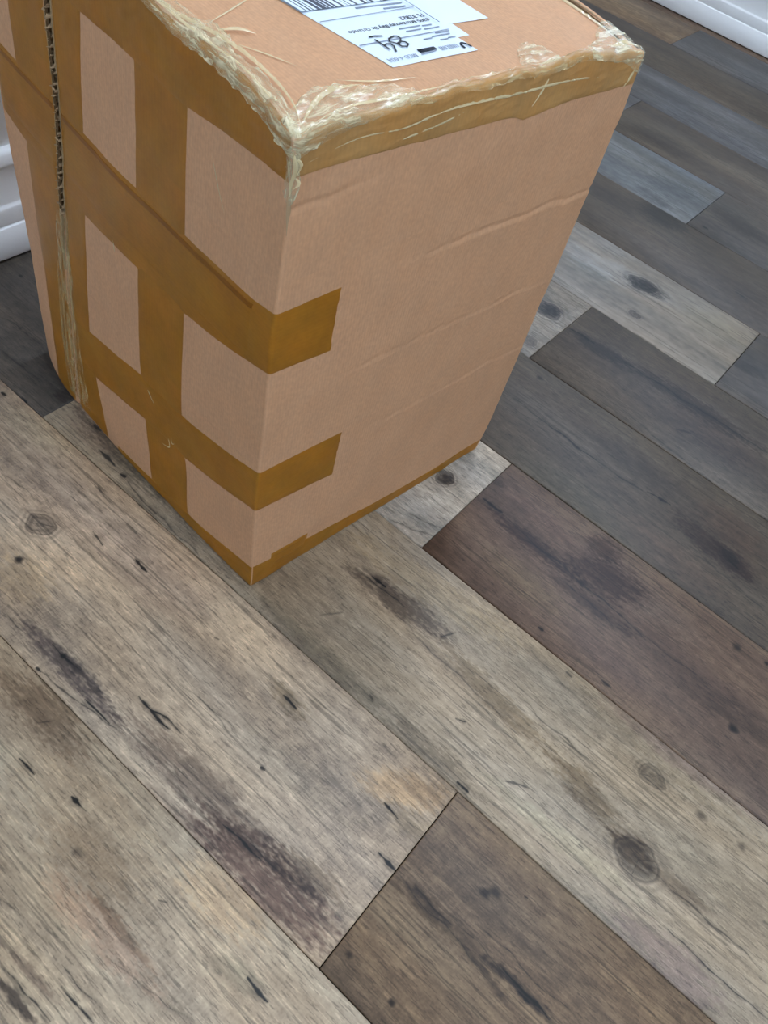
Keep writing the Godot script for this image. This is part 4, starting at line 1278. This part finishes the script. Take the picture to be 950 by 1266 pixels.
	crease(root, [top_at(0.014, -0.003, 0.003), top_at(0.05, -0.010, 0.003), top_at(0.10, -0.008, 0.002), top_at(0.16, -0.006, 0.001)], 0.0016, 0.0018, M.ridge)
	crease(root, [top_at(0.40, -0.010, 0.002), top_at(0.43, -0.012, 0.003), top_at(0.452, -0.008, 0.002)], 0.0035, 0.0032, M.ridge)
	crease(root, [front_at(0.442, 0.628), front_at(0.438, 0.612), front_at(0.432, 0.600)], 0.0020, 0.0022, M.ridge)
	# film folded down the near edge below its crushed corner
	var knee := band(root, -0.009, 0.008, [Vector2(-0.01, 0.585), Vector2(0, 0.572), Vector2(0.01, 0.590)], [Vector2(-0.01, 0.628), Vector2(0.01, 0.630)], 0.0022, 0.002, "torn_film")
	knee.material_override = M.film
	crease(root, [on_box(Vector3(0, 0.630, 0), 0.0035), on_box(Vector3(0.002, 0.612, 0), 0.003), on_box(Vector3(0, 0.596, 0), 0.002), on_box(Vector3(0, 0.580, 0), 0.001)], 0.0022, 0.0016, M.ridge)
	crease(root, [front_at(0.001, 0.622, 0.002), front_at(0.006, 0.615, 0.003), front_at(0.003, 0.606, 0.003)], 0.0014, 0.0014, M.ridge)
	crease(root, [front_at(0.001, 0.604, 0.002), front_at(0.005, 0.598, 0.003), front_at(0.001, 0.592, 0.003)], 0.0014, 0.0014, M.ridge)
	crease(root, [on_box(Vector3(0, 0.605, 0), 0.0004), on_box(Vector3(0, 0.575, 0), 0.0006), on_box(Vector3(0, 0.548, 0), 0.0002)], 0.0026, 0.0012, M.raw, "worn_edge")
	# scratches and bubbles in the tape
	crease(root, [left_at(-0.178, 0.150), left_at(-0.172, 0.128), left_at(-0.190, 0.120)], 0.0009, 0.0006, M.ridge)
	crease(root, [left_at(-0.168, 0.150), left_at(-0.166, 0.140), left_at(-0.160, 0.146)], 0.0009, 0.0006, M.ridge)
	crease(root, [left_at(-0.222, 0.196), left_at(-0.214, 0.186), left_at(-0.205, 0.178)], 0.0011, 0.0007, M.ridge)
	crease(root, [left_at(-0.283, 0.366), left_at(-0.281, 0.359), left_at(-0.280, 0.352)], 0.0010, 0.0008, M.ridge)
	crease(root, [left_at(-0.108, 0.560), left_at(-0.095, 0.535), left_at(-0.083, 0.517)], 0.0006, 0.0004, M.ridge)
	# loose film hanging along the lower half of the seam
	for k in 4:
		var z := -0.395 - 0.010 * k
		crease(root, [left_at(z + 0.012, 0.36 - k * 0.03, 0.001), left_at(z + 0.002, 0.24, 0.002), left_at(z - 0.006, 0.12, 0.002), left_at(z - 0.004, 0.02, 0.001)], 0.0020, 0.0022, M.clear)
	var veil := column(root, 0.015, 0.330, [Vector2(0, -0.428), Vector2(0.12, -0.436), Vector2(0.33, -0.412)], [Vector2(0, -0.368), Vector2(0.12, -0.384), Vector2(0.33, -0.392)], 0.0024, true)
	veil.name = "loose_film"
	veil.material_override = M.haze
	torn_seam(root)
	# dark open joint and bare board along the far upper edge
	var st := begin()
	var rows := []; var uvs := []
	for i in 60:
		var z := -0.012 - i * 0.0085
		var w := 0.0030 + 0.0014 * noise_a.get_noise_1d(i * 150.0)
		var x := BW - 0.016 + noise_a.get_noise_1d(i * 60.0) * 0.002
		rows.append([top_at(x - w, z, 0.0001), top_at(x, z, 0.0007), top_at(x + w, z, 0.0001)])
		uvs.append([Vector2(0, i), Vector2(0.5, i), Vector2(1, i)])
	sheet(st, rows, uvs, func(_p): return Vector3.UP)
	put("seam_gap", done(st, true), M.hollow, root)
	crease(root, [top_at(BW - 0.011, -0.02, 0.001), top_at(BW - 0.010, -0.06, 0.001), top_at(BW - 0.011, -0.12, 0.001), top_at(BW - 0.010, -0.25, 0.001)], 0.0022, 0.0020, M.raw, "board_edge")
	crease(root, [top_at(BW - 0.022, -0.018, 0.001), top_at(BW - 0.023, -0.07, 0.001), top_at(BW - 0.024, -0.16, 0.001)], 0.0026, 0.0022, M.ridge)
	shipping_label(root)


# ------------------------------------------------------------------ scene
const ADDED_LAMP_ENERGY := [3.8, 4.0, 1.2]
const ADDED_LAMP_COLOR := Color(0.87, 0.925, 1.0)
const SKY_ENERGY := 5.4
const EXPOSURE := 1.0


func _ready() -> void:
	var camera := Camera3D.new()
	camera.name = "camera"
	camera.fov = 66.8500
	camera.near = 0.02
	camera.transform = Transform3D(Basis(Vector3(0.751231, 0.191991, -0.631499), Vector3(-0.602216, 0.590986, -0.536723), Vector3(0.270161, 0.783502, 0.559587)), Vector3(0.000000, 0.920000, 0.000000))
	add_child(camera)
	camera.current = true
	var sky := ProceduralSkyMaterial.new()
	sky.sky_top_color = Color(0.72, 0.84, 1.0)
	sky.sky_horizon_color = Color(0.90, 0.95, 1.0)
	sky.ground_horizon_color = Color(0.62, 0.66, 0.66)
	sky.ground_bottom_color = Color(0.40, 0.42, 0.40)
	sky.sun_angle_max = 1.0
	var env := Environment.new()
	env.background_mode = Environment.BG_SKY
	env.sky = Sky.new()
	env.sky.sky_material = sky
	env.background_energy_multiplier = SKY_ENERGY
	env.tonemap_mode = Environment.TONE_MAPPER_LINEAR
	env.tonemap_exposure = EXPOSURE
	env.sdfgi_enabled = true
	env.ssao_enabled = true
	env.ssil_enabled = true
	var world := WorldEnvironment.new()
	world.name = "world"
	world.environment = env
	add_child(world)
	make_materials()
	build_room()
	build_added_lamps()
	build_floor()
	build_box()
